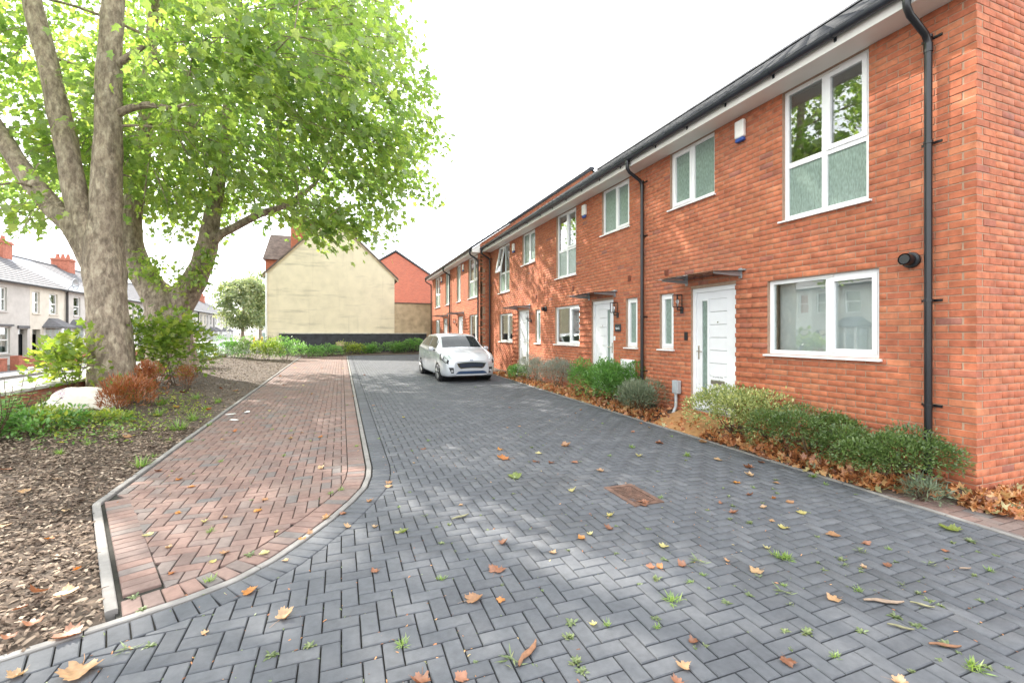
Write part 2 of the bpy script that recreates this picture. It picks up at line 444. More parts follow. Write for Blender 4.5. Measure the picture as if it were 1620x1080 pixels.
RED_L, RED_C = (-2.15, 28.2), (-2.15, 5.33)
# running down the kerb, its left side is the drive and its right side the red path
GREY_POLY = offset(KERB, 0.245) + [(-4.2, -0.5), (BEDX - .02, -0.5), (BEDX - .02, 28.6)]
RED_POLY = offset(KERB[:KC], -0.245) + [(-1.05, 3.50), (-1.926, 5.43), (-2.09, 5.62), (-2.09, 28.2)]
drive = sloped('driveway', [offset(KERB, 0.02) + [(-4.2, -1.5), (BEDX, -1.5), (BEDX, 28.7)]], 'joint_sand', dz=-0.02)
redpath = sloped('footpath', [offset(KERB[:KC + 1], -0.02) + [RED_C, RED_L]], 'joint_sand', dz=-0.02)

def clip_convex(subj, clip):
    """Sutherland-Hodgman: subj (any) clipped by convex counter-clockwise clip"""
    out = subj
    for i in range(len(clip)):
        a, b = clip[i], clip[(i + 1) % len(clip)]
        inp, out = out, []
        if not inp: return []
        def side(p): return (b[0] - a[0]) * (p[1] - a[1]) - (b[1] - a[1]) * (p[0] - a[0])
        for j in range(len(inp)):
            p, q = inp[j - 1], inp[j]; sp, sq = side(p), side(q)
            if (sp >= 0) != (sq >= 0):
                t = sp / (sp - sq); out.append((p[0] + (q[0] - p[0]) * t, p[1] + (q[1] - p[1]) * t))
            if sq >= 0: out.append(q)
    return out
def area(p): return 0.5 * abs(sum(p[i - 1][0] * p[i][1] - p[i][0] * p[i - 1][1] for i in range(len(p))))

PT, PC = 0.05, 0.005
def paver_mesh(name, L, W, mat):
    hl, hw = L / 2, W / 2
    rings = [(hl, hw, -PT), (hl, hw, -PC), (hl - PC, hw - PC, 0)]
    vs = [(sx * a, sy * b, z) for a, b, z in rings for sx, sy in ((-1, -1), (1, -1), (1, 1), (-1, 1))]
    fs = [(8, 9, 10, 11)] + [(r * 4 + i, r * 4 + (i + 1) % 4, r * 4 + 4 + (i + 1) % 4, r * 4 + 4 + i) for r in (0, 1) for i in range(4)]
    me = bpy.data.meshes.new(name); me.from_pydata(vs, [], fs); me.materials.append(MATS[mat]); return me, np.array(vs), fs
def lay(base, mat, region, soldiers, nobj, ext, hole=None, J=0.0075):
    """herringbone of 200 x 100 mm blocks clipped to region, plus soldier courses; nearest nobj are objects, the rest one mesh"""
    me, tv, tf = paver_mesh('paver', .2 - J, .1 - J, mat)
    full, cut = [], []
    x0, x1, y0, y1 = ext
    rb = (min(p[0] for p in region), max(p[0] for p in region), min(p[1] for p in region), max(p[1] for p in region))
    # an inside test on a coarse raster keeps most blocks out of the clipper
    def inside(x, y):
        c = False; n = len(region); j = n - 1
        for i in range(n):
            xi, yi = region[i]; xj, yj = region[j]
            if (yi > y) != (yj > y) and x < (xj - xi) * (y - yi) / (yj - yi) + xi: c = not c
            j = i
        return c
    for i in range(int(x0 * 10) - 1, int(x1 * 10) + 2):
        for j in range(int(y0 * 10) - 1, int(y1 * 10) + 2):
            c = (i - j) % 4
            if c == 0: r = (i * .1, j * .1, i * .1 + .2, j * .1 + .1); rot = 0
            elif c == 3: r = (i * .1, j * .1, i * .1 + .1, j * .1 + .2); rot = 1
            else: continue
            if r[2] < rb[0] or r[0] > rb[1] or r[3] < rb[2] or r[1] > rb[3]: continue
            cx, cy = (r[0] + r[2]) / 2, (r[1] + r[3]) / 2
            if hole and hole[0] < cx < hole[2] and hole[1] < cy < hole[3]: continue
            cs = [inside(a, b) for a, b in ((r[0], r[1]), (r[2], r[1]), (r[2], r[3]), (r[0], r[3]))]
            if all(cs): full.append((cx, cy, rot * math.pi / 2))
            elif any(cs) or inside(cx, cy):
                h = J / 2
                p = clip_convex(region, [(r[0] + h, r[1] + h), (r[2] - h, r[1] + h), (r[2] - h, r[3] - h), (r[0] + h, r[3] - h)])
                if len(p) >= 3 and area(p) > 0.0012: cut.append(p)
    full += soldiers
    P = np.array(full); d = np.hypot(P[:, 0], P[:, 1]); front = (P[:, 1] * CY + P[:, 0] * SY) > 1.75
    ax = (P[:, 0] * CY - P[:, 1] * SY) / np.maximum(P[:, 1] * CY + P[:, 0] * SY, .1)
    vis = front & (np.abs(ax) < 1.16)
    order = np.argsort(np.where(vis, d, 1e9))
    sel = set(int(k) for k in order[:nobj] if vis[k])
    jz = RNG.normal(0, 0.0009, len(P)); jt = RNG.normal(0, 0.0035, (len(P), 2)); jr = RNG.normal(0, 0.006, len(P))
    for k in sel:
        x, y, a = full[k]
        o = link(bpy.data.objects.new('paver', me)); o.parent = base
        o.location = (x, y, gz(y) + jz[k]); o.rotation_euler = (TILT + jt[k, 0], jt[k, 1], a + jr[k])
        if abs(a - math.pi / 2) < .1: o.rotation_euler = (jt[k, 0], -TILT + jt[k, 1], a + jr[k])
    rest = np.array([k for k in range(len(P)) if k not in sel])
    Q = P[rest]; tvn = np.array(tv); ca, sa = np.cos(Q[:, 2] + jr[rest]), np.sin(Q[:, 2] + jr[rest])
    X = Q[:, 0:1] + ca[:, None] * tvn[:, 0] - sa[:, None] * tvn[:, 1]; Y = Q[:, 1:2] + sa[:, None] * tvn[:, 0] + ca[:, None] * tvn[:, 1]
    Z = tvn[:, 2][None] + SL * (Y - 1.5) + jz[rest][:, None] + jt[rest, 0:1] * (Y - Q[:, 1:2]) + jt[rest, 1:2] * (X - Q[:, 0:1])
    V = np.stack([X, Y, Z], -1).reshape(-1, 3); FC = (np.array(tf)[None] + (np.arange(len(Q)) * 12)[:, None, None]).reshape(-1, 4)
    mass('pavers', V, FC, mat, base, kind='stuff')
    mb = MB()
    for p in cut:
        cx = sum(q[0] for q in p) / len(p); cy = sum(q[1] for q in p) / len(p); n = len(p); dz = random.gauss(0, .001)
        top = [(cx + (x - cx) * .955, cy + (y - cy) * .955, gz(y) + dz) for x, y in p]
        mid = [(x, y, gz(y) - PC + dz) for x, y in p]; bot = [(x, y, gz(y) - PT) for x, y in p]
        fs = [tuple(range(n))] + [(i, n + i, n + (i + 1) % n, (i + 1) % n) for i in range(n)] + [(n + i, 2 * n + i, 2 * n + (i + 1) % n, n + (i + 1) % n) for i in range(n)]
        mb.add(top + mid + bot, fs)
    mb.build('cut_pavers', mat, base, kind='stuff')

def soldier(line, side, off):
    res = []
    for p, d in line:
        nrm = Vector((-d.y, d.x)) * side; c = p + nrm * off
        if c.y > -0.4: res.append((c.x, c.y, math.atan2(nrm.y, nrm.x)))
    return res
GRATE = (2.60, 3.62, 2.90, 4.12)
lay(drive, 'grey_paver', GREY_POLY, soldier(resample(offset(KERB, .14), .1), 1, 0.0), 300, (-4.2, BEDX, -0.4, 28.6), hole=GRATE)
redend = [(-1.19 - .03, 3.2 + .1), (-2.12, 5.33)]
lay(redpath, 'red_paver', RED_POLY, soldier(resample(offset(KERB[:KC + 1], -.14), .1), 1, 0.0) + [q for q in soldier(resample([(-2.15, 5.40), (-1.19, 3.2)], .1), 1, .14) if q[1] > 3.5], 300, (-2.2, .3, 3.0, 28.2))

# kerb stones: pin kerb between the pavings, round the red path and along the beds
def kerb_run(name, line, width, seg, up, mat='kerb_concrete'):
    k = empty(name, (line[0][0], line[0][1], gz(line[0][1])), kind='structure')
    L = resample(line, .05); per = max(1, int(seg / .05)); n = len(L)
    for i in range(0, n - 1, per):
        run = L[i:i + per + 1]
        if len(run) < 2: continue
        mb = MB(); vs = []
        m = len(run); gap = .003; zj = random.gauss(0, .0015)
        for q, (p, d) in enumerate(run):
            nrm = Vector((-d.y, d.x)); s = gap if q == 0 else (-gap if q == m - 1 else 0)
            z = gz(p.y) + up + zj; c = p + d * s
            for o_, dz in ((-width / 2, -.12), (-width / 2, -.006), (-width / 2 + .006, 0), (width / 2 - .006, 0), (width / 2, -.006), (width / 2, -.12)):
                vs.append((c.x + nrm.x * o_, c.y + nrm.y * o_, z + dz))
        fs = [(q * 6 + e, q * 6 + e + 1, q * 6 + 7 + e, q * 6 + 6 + e) for q in range(m - 1) for e in range(5)]
        fs += [tuple(range(6)), tuple(range((m - 1) * 6, m * 6))[::-1]]
        mb.add(vs, fs).build('kerb_stone', mat, k)
    return k
kerb_run('kerb', KERB, .055, .9, .004)
kerb_run('path_kerb', [(-2.15, 28.2), (-2.15, 5.36), (-1.235, 3.26)], .06, .9, .012)
kerb_run('bed_kerb', [(BEDX + .03, 28.6), (BEDX + .03, -.4)], .05, .9, .006)

# bark mulch verge between the path and the boundary wall, planting strip, side path
vv, vf = [], []
xs = np.linspace(-5.55, -1.2, 24); ys = np.concatenate([np.linspace(-1, 12, 44), np.linspace(12.5, 29.8, 40)])
def edge_left(y):
    if y > 5.33: return -2.18
    if y > 3.2: return -2.18 + (5.33 - y) / 2.13 * .94
    return -1.24 - (3.2 - y) * 2.7
def mulch_z(x, y):
    e = edge_left(y); t = max(0.0, e - x)
    return gz(y) - .012 + min(.16, t * .06) + .035 * min(1, t * 2) * (math.sin(x * 2.1 + y * .7) * math.cos(y * 1.3 - x) * .5 + .3)
for y in ys:
    e = edge_left(y)
    for k in range(24):
        x = e + (-5.55 - e) * (k / 23.0) if e > -5.5 else e - .01 * k
        vv.append((x, y, mulch_z(x, y)))
nx = 24
vf = [(j * nx + i, j * nx + i + 1, (j + 1) * nx + i + 1, (j + 1) * nx + i) for j in range(len(ys) - 1) for i in range(nx - 1)]
MB().add(vv, vf).build('mulch_bed', 'mulch_soil', smooth=True, kind='structure')

FLOOR = 0.315
def bed_x0(y): return min(5.80, BEDX + .055 + max(0, (3.12 - y) * .8))
def bed_z(x, y):
    t = min(1, max(0, (x - bed_x0(y)) / (5.83 - bed_x0(y))))
    top = max(gz(y) + .06, FLOOR - .05 - .006 * max(0, y - 3))
    top = gz(y) + (top - gz(y)) * min(1, max(.12, (y - 2.3) / .9))
    dip = .025 if any(a - .03 < y < b + .03 for a, b in ((5.55, 6.75), (8.9, 9.95), (13.9, 14.9))) else 0
    return gz(y) + .0 + (top - gz(y)) * t ** .8 + .015 * math.sin(7 * y + 3 * x) * t - dip
mb = MB(); vs = []; by = np.linspace(2.25, 28.8, 170)
for y in by:
    for x in np.linspace(bed_x0(y), 5.86, 8): vs.append((x, y, bed_z(x, y)))
mb.add(vs, [(j * 8 + i, j * 8 + i + 1, (j + 1) * 8 + i + 1, (j + 1) * 8 + i) for j in range(169) for i in range(7)])
mb.build('planting_bed', 'mulch_soil', smooth=True, kind='structure')
sidep = sloped('side_path', [[(BEDX + .055, -1), (11, -1), (11, 2.6), (5.85, 2.6), (BEDX + .055, 3.2)]], 'joint_sand', dz=-.014)
lay(sidep, 'red_paver', [(BEDX + .06, -.4), (7.6, -.4), (7.6, 2.55), (5.84, 2.55), (BEDX + .06, 3.18)], [(99, 99, 0)], 90, (5.1, 7.6, -.3, 3.1))
# sandy ramps up to the two nearest doors
for (a, b) in ((5.55, 6.75), (8.9, 9.95), (13.9, 14.9)):
    mb = MB()
    pts = [(BEDX + .06, gz((a + b) / 2) + .006), (5.86, FLOOR - .045)]
    mb.add([(pts[0][0], a, pts[0][1]), (pts[1][0], a, pts[1][1] + .004), (pts[1][0], b, pts[1][1] + .004), (pts[0][0], b, pts[0][1]),
            (pts[0][0], a, -.1), (pts[1][0], a, -.1), (pts[1][0], b, -.1), (pts[0][0], b, -.1)],
           [(0, 1, 2, 3), (0, 4, 5, 1), (1, 5, 6, 2), (2, 6, 7, 3), (3, 7, 4, 0)])
    mb.build('entrance_path', 'gravel_path', kind='structure')
#NEXT

# ================================================================== NEW BRICK HOUSES
def subtract(iv, cuts):
    out = [iv]
    for a, b in cuts:
        nx_ = []
        for s, e in out:
            if b <= s or a >= e: nx_.append((s, e)); continue
            if a > s: nx_.append((s, a))
            if b < e: nx_.append((b, e))
        out = nx_
    return out
CH = .075
def course(s, e, phase):
    """bricks of one course between s and e on a 225 mm bond; slivers are taken up by their neighbour"""
    k = math.floor((s - phase) / .225); out = []
    while phase + k * .225 < e:
        a, b = max(s, phase + k * .225 + .005), min(e, phase + (k + 1) * .225 - .005); k += 1
        if b - a > .003: out.append([a, b])
    if len(out) > 1 and out[0][1] - out[0][0] < .05: out[1][0] = out[0][0]; out.pop(0)
    if len(out) > 1 and out[-1][1] - out[-1][0] < .05: out[-2][1] = out[-1][1]; out.pop()
    return out
BC = .003
BRICK_CACHE = {}
def brick_tpl(L):
    """chamfered face, local: u 0..L, d 0 (face) .. -0.1, z 0..0.065"""
    h = .065
    ring0 = [(0, -.1, 0), (L, -.1, 0), (L, -.1, h), (0, -.1, h)]
    ring1 = [(0, -BC, 0), (L, -BC, 0), (L, -BC, h), (0, -BC, h)]
    ring2 = [(BC, 0, BC), (L - BC, 0, BC), (L - BC, 0, h - BC), (BC, 0, h - BC)]
    vs = ring0 + ring1 + ring2
    fs = [(8, 9, 10, 11)] + [(r * 4 + i, r * 4 + (i + 1) % 4, r * 4 + 4 + (i + 1) % 4, r * 4 + 4 + i) for r in (0, 1) for i in range(4)]
    return vs, fs
def brick_obj_mesh(L, flip, mat):
    key = (round(L, 3), flip, mat)
    if key not in BRICK_CACHE:
        vs, fs = brick_tpl(round(L, 3))
        # local axes of the piece: x = along wall, y = outwards, z = up
        me = bpy.data.meshes.new('brick'); me.from_pydata(vs, [], [f[::-1] for f in fs] if flip else fs)
        me.materials.append(MATS[mat]); BRICK_CACHE[key] = me
    return BRICK_CACHE[key]
def brickwork(par, bricks, T, rotz, mirror, nobj, mat='brick_face', seed=3):
    """bricks: list of (u0, L, z, dout). nearest nobj become objects named brick, the rest one mesh"""
    rg = np.random.default_rng(seed)
    cen = np.array([T(u + L / 2, 0, z) for u, L, z, d in bricks])
    depth = cen[:, 0] * SY + cen[:, 1] * CY
    ax = (cen[:, 0] * CY - cen[:, 1] * SY) / np.maximum(depth, .1)
    ay = (cen[:, 2] - EZ) / np.maximum(depth, .1)
    vis = (depth > .5) & (np.abs(ax) < 1.13) & (ay < .735) & (cen[:, 2] > FLOOR - .05)
    order = np.argsort(np.where(vis, depth, 1e9)); sel = set(int(k) for k in order[:nobj] if vis[k])
    V, FC = [], []; k0 = 0
    for k, (u, L, z, d) in enumerate(bricks):
        jd = float(rg.normal(0, .0012)) + d; jz = float(rg.normal(0, .0008))
        if k in sel:
            o = link(bpy.data.objects.new('brick', brick_obj_mesh(L, False, mat))); o.parent = par
            o.matrix_parent_inverse = WINV(par)
            o.location = T(u + (L if mirror else 0), jd, z + jz); o.rotation_euler = (0, float(rg.normal(0, .002)), rotz)
        else:
            vs, fs = brick_tpl(L)
            V += [T(u + p[0], p[1] + jd, z + p[2] + jz) for p in vs]; FC += [tuple(i + k0 for i in f) for f in fs]; k0 += 12
    if V: mass('bricks', np.array(V), np.array(FC), mat, par, kind='stuff')

def wall_slab(name, T, u0, u1, z0, z1, ops, mat, par, d0=-.006, d1=-.22):
    """wall with rectangular openings: front and back faces as a grid, reveals round each opening"""
    us = sorted(set([u0, u1] + [v for o in ops for v in o[:2] if u0 < v < u1])); zs = sorted(set([z0, z1] + [v for o in ops for v in o[2:4] if z0 < v < z1]))
    mb = MB(T)
    for i in range(len(us) - 1):
        for j in range(len(zs) - 1):
            cu, cz = (us[i] + us[i + 1]) / 2, (zs[j] + zs[j + 1]) / 2
            if any(o[0] < cu < o[1] and o[2] < cz < o[3] for o in ops): continue
            for d in (d0, d1):
                mb.add([(us[i], d, zs[j]), (us[i + 1], d, zs[j]), (us[i + 1], d, zs[j + 1]), (us[i], d, zs[j + 1])], [(0, 1, 2, 3)])
    for o in ops:
        a, b, c, e = o[0], o[1], max(o[2], z0), min(o[3], z1)
        for p, q in (((a, c), (b, c)), ((b, c), (b, e)), ((b, e), (a, e)), ((a, e), (a, c))):
            mb.add([(p[0], d0, p[1]), (q[0], d0, q[1]), (q[0], d1, q[1]), (p[0], d1, p[1])], [(0, 1, 2, 3)])
    for p, q in (((u0, z0), (u1, z0)), ((u1, z0), (u1, z1)), ((u1, z1), (u0, z1)), ((u0, z1), (u0, z0))):
        mb.add([(p[0], d0, p[1]), (q[0], d0, q[1]), (q[0], d1, q[1]), (p[0], d1, p[1])], [(0, 1, 2, 3)])
    return mb.build(name, mat, par, recalc=False)

def ring(mb, a, b, c, e, w, d0, d1):
    """rectangular frame a..b, c..e with member width w"""
    mb.box((a, d0, c), (b, d1, c + w)); mb.box((a, d0, e - w), (b, d1, e))
    mb.box((a, d0 + .0007, c + w), (a + w, d1 - .0007, e - w)); mb.box((b - w, d0 + .0007, c + w), (b, d1 - .0007, e - w))

def window(par, T, a, b, c, e, kind, near, sill=True, recess=-.055, open_sash=False, blind=None):
    """near: +1 when the smaller u is the end with the opening sash"""
    F0, F1 = recess - .06, recess
    mb = MB(T); ring(mb, a, b, c, e, .055, F0, F1)
    w = b - a; mull = []
    if kind == 'ground': m = a + w * (.42 if near > 0 else .58); mull = [m]
    elif kind in ('tall', 'pair'): m = a + w * .5; mull = [m]
    for m in mull: mb.box((m - .035, F0 + .002, c + .055), (m + .035, F1 - .002, e - .055))
    tz = None
    if kind == 'tall':
        tz = c + (e - c) * .42
        mb.box((a + .055, F0 + .004, tz - .035), (mull[0] - .035, F1 - .004, tz + .035)); mb.box((mull[0] + .035, F0 + .004, tz - .035), (b - .055, F1 - .004, tz + .035))
    win = mb.build('window', 'upvc', par)
    cells = []
    if kind == 'slim': cells = [(a + .055, b - .055, c + .055, e - .055, True, True)]
    elif kind == 'pair': cells = [(a + .055, mull[0] - .035, c + .055, e - .055, True, near > 0), (mull[0] + .035, b - .055, c + .055, e - .055, True, near < 0)]
    elif kind == 'ground': cells = [(a + .055, mull[0] - .035, c + .055, e - .055, False, near > 0), (mull[0] + .035, b - .055, c + .055, e - .055, False, near < 0)]
    else: cells = [(a + .055, mull[0] - .035, tz + .035, e - .055, False, near > 0), (mull[0] + .035, b - .055, tz + .035, e - .055, False, near < 0),
                   (a + .055, mull[0] - .035, c + .055, tz - .035, True, False), (mull[0] + .035, b - .055, c + .055, tz - .035, True, False)]
    for (p, q, r, s, obs, sash) in cells:
        T2 = T
        if sash and open_sash:
            ang = R(11); zt = s
            def T2(u, d, z, zt=zt, ang=ang): h = zt - z; dd = d - recess; return T(u, recess + dd * math.cos(ang) + h * math.sin(ang) + .03, zt - h * math.cos(ang) + dd * math.sin(ang))
        if sash:
            mb = MB(T2); ring(mb, p - .012, q + .012, r - .012, s + .012, .055, F0 + .02, F1 + .012); sf = mb.build('sash', 'upvc', win)
            p, q, r, s = p + .043, q - .043, r + .043, s - .043
        MB(T2).box((p, F0 + .025, r), (q, F0 + .037, s)).build('pane', 'obscured_glass' if obs else 'glass', win)
    # trickle vent on the head
    m = (a + b) / 2; vw = min(.38, (b - a) * .45)
    MB(T).box((m - vw / 2, F1, e - .036), (m + vw / 2, F1 + .014, e - .016)).build('trickle_vent', 'white_fascia', win)
    if sill:
        MB(T).add([(a - .04, -.06, c), (b + .04, -.06, c), (b + .04, .045, c - .012), (a - .04, .045, c - .012),
                   (a - .04, -.06, c - .034), (b + .04, -.06, c - .034), (b + .04, .045, c - .034), (a - .04, .045, c - .034)],
                  [(0, 1, 2, 3), (4, 7, 6, 5), (0, 3, 7, 4), (1, 5, 6, 2), (2, 6, 7, 3), (0, 4, 5, 1)]).build('sill', 'upvc', win)
    if blind:
        MB(T).box((a + .02, recess - .19, c + .02), (b - .02, recess - .182, e - .02)).build('blind', blind, win)
    return win

def front_door(par, T, a, b, c, e, hside, junk=False):
    """hside: +1 handle and glass strip towards the larger u"""
    F0, F1 = -.11, -.045
    mb = MB(T)
    w = .075
    mb.box((a, F0, c), (a + w, F1, e - w)); mb.box((b - w, F0, c), (b, F1, e - w)); mb.box((a, F0, e - w), (b, F1 + .001, e))
    door = mb.build('door', 'upvc', par)
    a2, b2, c2, e2 = a + w, b - w, c + .03, e - w
    MB(T).box((a2, F0, c), (b2, F1 + .03, c + .03)).build('threshold', 'grey_metal', door)
    # leaf: boards between grooves, strip of glass beside the handle
    gw = .13; st = .13
    g0, g1 = ((b2 - st - gw, b2 - st) if hside > 0 else (a2 + st, a2 + st + gw))
    lo, hi = c2 + .16, e2 - .13
    mb = MB(T); D0, D1 = F0 + .01, F1 - .018
    p0, p1 = (a2 + .16, g0 - .035) if hside > 0 else (g1 + .035, b2 - .16)
    mb.box((a2 + .004, D0, c2), (b2 - .004, D1, lo)); mb.box((a2 + .004, D0, hi), (b2 - .004, D1, e2 - .004))
    L0, L1 = min(g0, g1), max(g0, g1)
    mb.box((a2 + .004, D0, lo), (min(L0, p0), D1, hi)) if hside < 0 else mb.box((a2 + .004, D0, lo), (p0, D1, hi))
    if hside > 0: mb.box((p1, D0, lo), (g0, D1, hi)); mb.box((g1, D0, lo), (b2 - .004, D1, hi))
    else: mb.box((g1, D0, lo), (p0, D1, hi)); mb.box((p1, D0, lo), (b2 - .004, D1, hi))
    leaf = mb.build('door_leaf', 'door_white', door)
    nb = 8; hgt = (hi - lo) / nb
    for k in range(nb):
        MB(T).bevbox((p0 + .002, D0, lo + k * hgt + .0035), (p1 - .002, D1 - .001, lo + (k + 1) * hgt - .0035), .003).build('door_board', 'door_white', door)
    ringm = MB(T); ring(ringm, g0 - .02, g1 + .02, lo - .0, hi + .0, .022, D1, D1 + .012); ringm.build('glass_bead', 'upvc', door)
    MB(T).box((g0, D0 + .01, lo), (g1, D0 + .025, hi)).build('door_glass', 'obscured_glass', door)
    hu = (b2 - .055) if hside > 0 else (a2 + .055)
    hz = c2 + .98
    mb = MB(T); mb.bevbox((hu - .016, D1, hz - .12), (hu + .016, D1 + .01, hz + .12), .003)
    mb.tube([(hu, D1 + .01, hz + .02), (hu, D1 + .05, hz + .02), (hu - hside * .12, D1 + .055, hz + .02)], .009, 8)
    mb.build('door_handle', 'chrome', door)
    m = (p0 + p1) / 2
    mb = MB(T); mb.bevbox((m - .15, D1, lo + .30), (m + .15, D1 + .012, lo + .37), .004); mb.bevbox((m - .13, D1 + .012, lo + .315), (m + .13, D1 + .022, lo + .362), .004); mb.build('letter_plate', 'chrome', door)
    MB(T).lathe([(.012, D1 - .005), (.012, D1 + .004)], (m, 0, c2 + 1.5), axis='Y', seg=12).build('spyhole', 'chrome', door)
    if junk:
        MB(T).box((m - .13, D1, lo + .385), (m + .13, D1 + .002, lo + .455)).build('notice', 'upvc', door)
        cu = bpy.data.curves.new('t', 'FONT'); cu.body = 'NO JUNK MAIL'; cu.size = .034; cu.align_x = 'CENTER'; cu.extrude = .0006
        to = bpy.data.objects.new('t', cu); COL.objects.link(to); bpy.context.view_layer.update()
        me = bpy.data.meshes.new_from_object(to.evaluated_get(bpy.context.evaluated_depsgraph_get())); bpy.data.objects.remove(to)
        me.materials.clear(); me.materials.append(MATS['black_plastic'])
        o = link(bpy.data.objects.new('notice_lettering', me)); parent(o, door)
        o.location = T(m, D1 + .003, lo + .41); o.rotation_euler = (R(90), 0, R(-90))
    return door

def lantern(par, T, u, z):
    mb = MB(T); mb.bevbox((u - .035, 0, z - .06), (u + .035, .02, z + .06), .004)
    mb.tube([(u, .02, z), (u, .11, z), (u, .11, z + .05)], .011, 8)
    la = mb.build('wall_lantern', 'black_plastic', par)
    mb = MB(T); c = .055; d = .11
    mb.box((u - c, d - c, z + .05), (u + c, d + c, z + .066)); mb.box((u - c, d - c, z + .27), (u + c, d + c, z + .285))
    for su in (-1, 1):
        for sd in (-1, 1): mb.box((u + su * c - .006, d + sd * c - .006, z + .06), (u + su * c + .006, d + sd * c + .006, z + .28))
    mb.build('lantern_cage', 'black_plastic', la)
    MB(T).lathe([(.012, .07), (.016, .12), (.028, .15), (.024, .18), (.004, .195)], (u, d, z), seg=12).build('bulb', 'blind', la, smooth=True)

def canopy(par, T, a, b, z):
    mb = MB(T).add([(a, .03, z), (b, .03, z), (b, .62, z - .035), (a, .62, z - .035), (a, .03, z + .010), (b, .03, z + .010), (b, .62, z - .025), (a, .62, z - .025)],
                   [(0, 1, 2, 3), (4, 7, 6, 5), (0, 3, 7, 4), (1, 5, 6, 2), (2, 6, 7, 3), (0, 4, 5, 1)])
    cp = mb.build('canopy', 'canopy_glass', par)
    for u in (a + .1, b - .1):
        mb = MB(T); mb.bevbox((u - .03, 0, z - .11), (u + .03, .018, z + .05), .004)
        mb.add([(u - .018, .018, z - .005), (u + .018, .018, z - .005), (u + .018, .018, z - .075), (u - .018, .018, z - .075),
                (u - .012, .54, z - .033), (u + .012, .54, z - .033), (u + .012, .54, z - .052), (u - .012, .54, z - .052)],
               [(0, 1, 2, 3), (4, 7, 6, 5), (0, 4, 5, 1), (1, 5, 6, 2), (2, 6, 7, 3), (3, 7, 4, 0)])
        mb.build('canopy_bracket', 'grey_metal', cp)
    MB(T).box((a, 0, z + .002), (b, .028, z + .03)).build('wall_seal', 'grey_metal', cp)

def alarm_box(par, T, u, z):
    mb = MB(T); mb.bevbox((u - .085, 0, z - .10), (u + .085, .07, z + .17), .02); ab = mb.build('alarm_box', 'alarm_white', par)
    MB(T).bevbox((u - .08, .002, z - .16), (u + .08, .066, z - .10), .02).build('alarm_strobe', 'blue_plastic', ab)

def air_brick(par, T, u, z):
    mb = MB(T); mb.bevbox((u - .05, 0, z - .06), (u + .05, .012, z + .06), .003)
    for k in range(4): mb.box((u - .04, .012, z - .045 + k * .026), (u + .04, .022, z - .033 + k * .026))
    mb.build('vent_cover', 'terracotta_vent', par)

def flue(par, T, u, z):
    mb = MB(T); mb.lathe([(.075, 0), (.085, .005), (.085, .035), (.07, .05)], (u, 0, z), axis='Y', seg=20)
    fl = mb.build('boiler_flue', 'dark_metal', par, smooth='angle')
    mb = MB(T); mb.tube([(u, .04, z), (u, .14, z + .005)], .062, 20, cap=False); mb.tube([(u, .05, z), (u, .139, z + .005)], .05, 20); mb.build('flue_terminal', 'black_plastic', fl, smooth='angle')

EAVE = 5.04
OVH = .36
def eaves(par, T, a, b, z=EAVE, pipes=(), inner=.0):
    mb = MB(T); mb.box((a, -.02, z), (b, OVH - .02, z + .012)); sf = mb.build('soffit', 'white_fascia', par)
    MB(T).box((a, OVH - .02, z - .012), (b, OVH, z + .17)).build('fascia', 'white_fascia', par)
    # half-round gutter
    gc, gr, gzc = OVH + .065, .058, z + .135
    prof = [(gc + gr * math.cos(t), gzc + gr * math.sin(t)) for t in [math.pi + k * math.pi / 8 for k in range(9)]]
    prof2 = [(gc + (gr - .005) * math.cos(t), gzc + (gr - .005) * math.sin(t)) for t in [math.pi + k * math.pi / 8 for k in range(9)]]
    pol = prof + prof2[::-1]
    gm = MB(T); vs = [(a, p[0], p[1]) for p in pol] + [(b, p[0], p[1]) for p in pol]; n = len(pol)
    gm.add(vs, [(i, (i + 1) % n, n + (i + 1) % n, n + i) for i in range(n)] + [(i, n - 1 - i, n - 2 - i, i + 1) for i in range(8)] + [(n + i, n + i + 1, 2 * n - 2 - i, 2 * n - 1 - i) for i in range(8)])
    gut = gm.build('gutter', 'gutter_black', par, smooth='angle')
    u = a + .35
    while u < b - .1:
        mb = MB(T)
        pr = [(gc + (gr + .007) * math.cos(t), gzc + (gr + .007) * math.sin(t)) for t in [math.pi + k * math.pi / 8 for k in range(9)]]
        pr = [(OVH + .0, gzc + .03), (OVH, gzc - .085)] + pr[1:] + [(gc + gr - .004, gzc)] + [(gc + (gr - .003) * math.cos(t), gzc + (gr - .003) * math.sin(t)) for t in [2 * math.pi - k * math.pi / 8 for k in range(9)]]
        mb.prism(pr, u - .018, u + .018, axis=0); mb.build('gutter_bracket', 'gutter_black', gut); u += .82
    return gut
def downpipe(par, T, u, z_top=EAVE, z_bot=.15, clips=(4.75, 3.65, 2.0, .9)):
    gc = OVH + .065
    mb = MB(T)
    mb.tube([(u, gc, z_top + .09), (u, gc, z_top + .0), (u, gc, z_top - .06), (u, gc - .05, z_top - .13), (u, .12, z_top - .27), (u, .075, z_top - .34), (u, .07, z_top - .42), (u, .07, z_bot)], [.038, .038, .035, .034, .034, .035, .034, .034], 14)
    mb.tube([(u, gc, z_top + .1), (u, gc, z_top + .03)], .047, 14); mb.tube([(u, .0705, z_top - .36), (u, .0695, z_top - .45)], .040, 14)
    dp = mb.build('downpipe', 'black_plastic', par, smooth='angle')
    for z in clips:
        mb = MB(T); mb.tube([(u, .07, z - .014), (u, .07, z + .014)], .041, 14); mb.box((u - .09, 0, z - .012), (u + .09, .012, z + .012)); mb.box((u - .012, .01, z - .01), (u + .012, .04, z + .01))
        mb.build('pipe_clip', 'black_plastic', dp, smooth='angle')

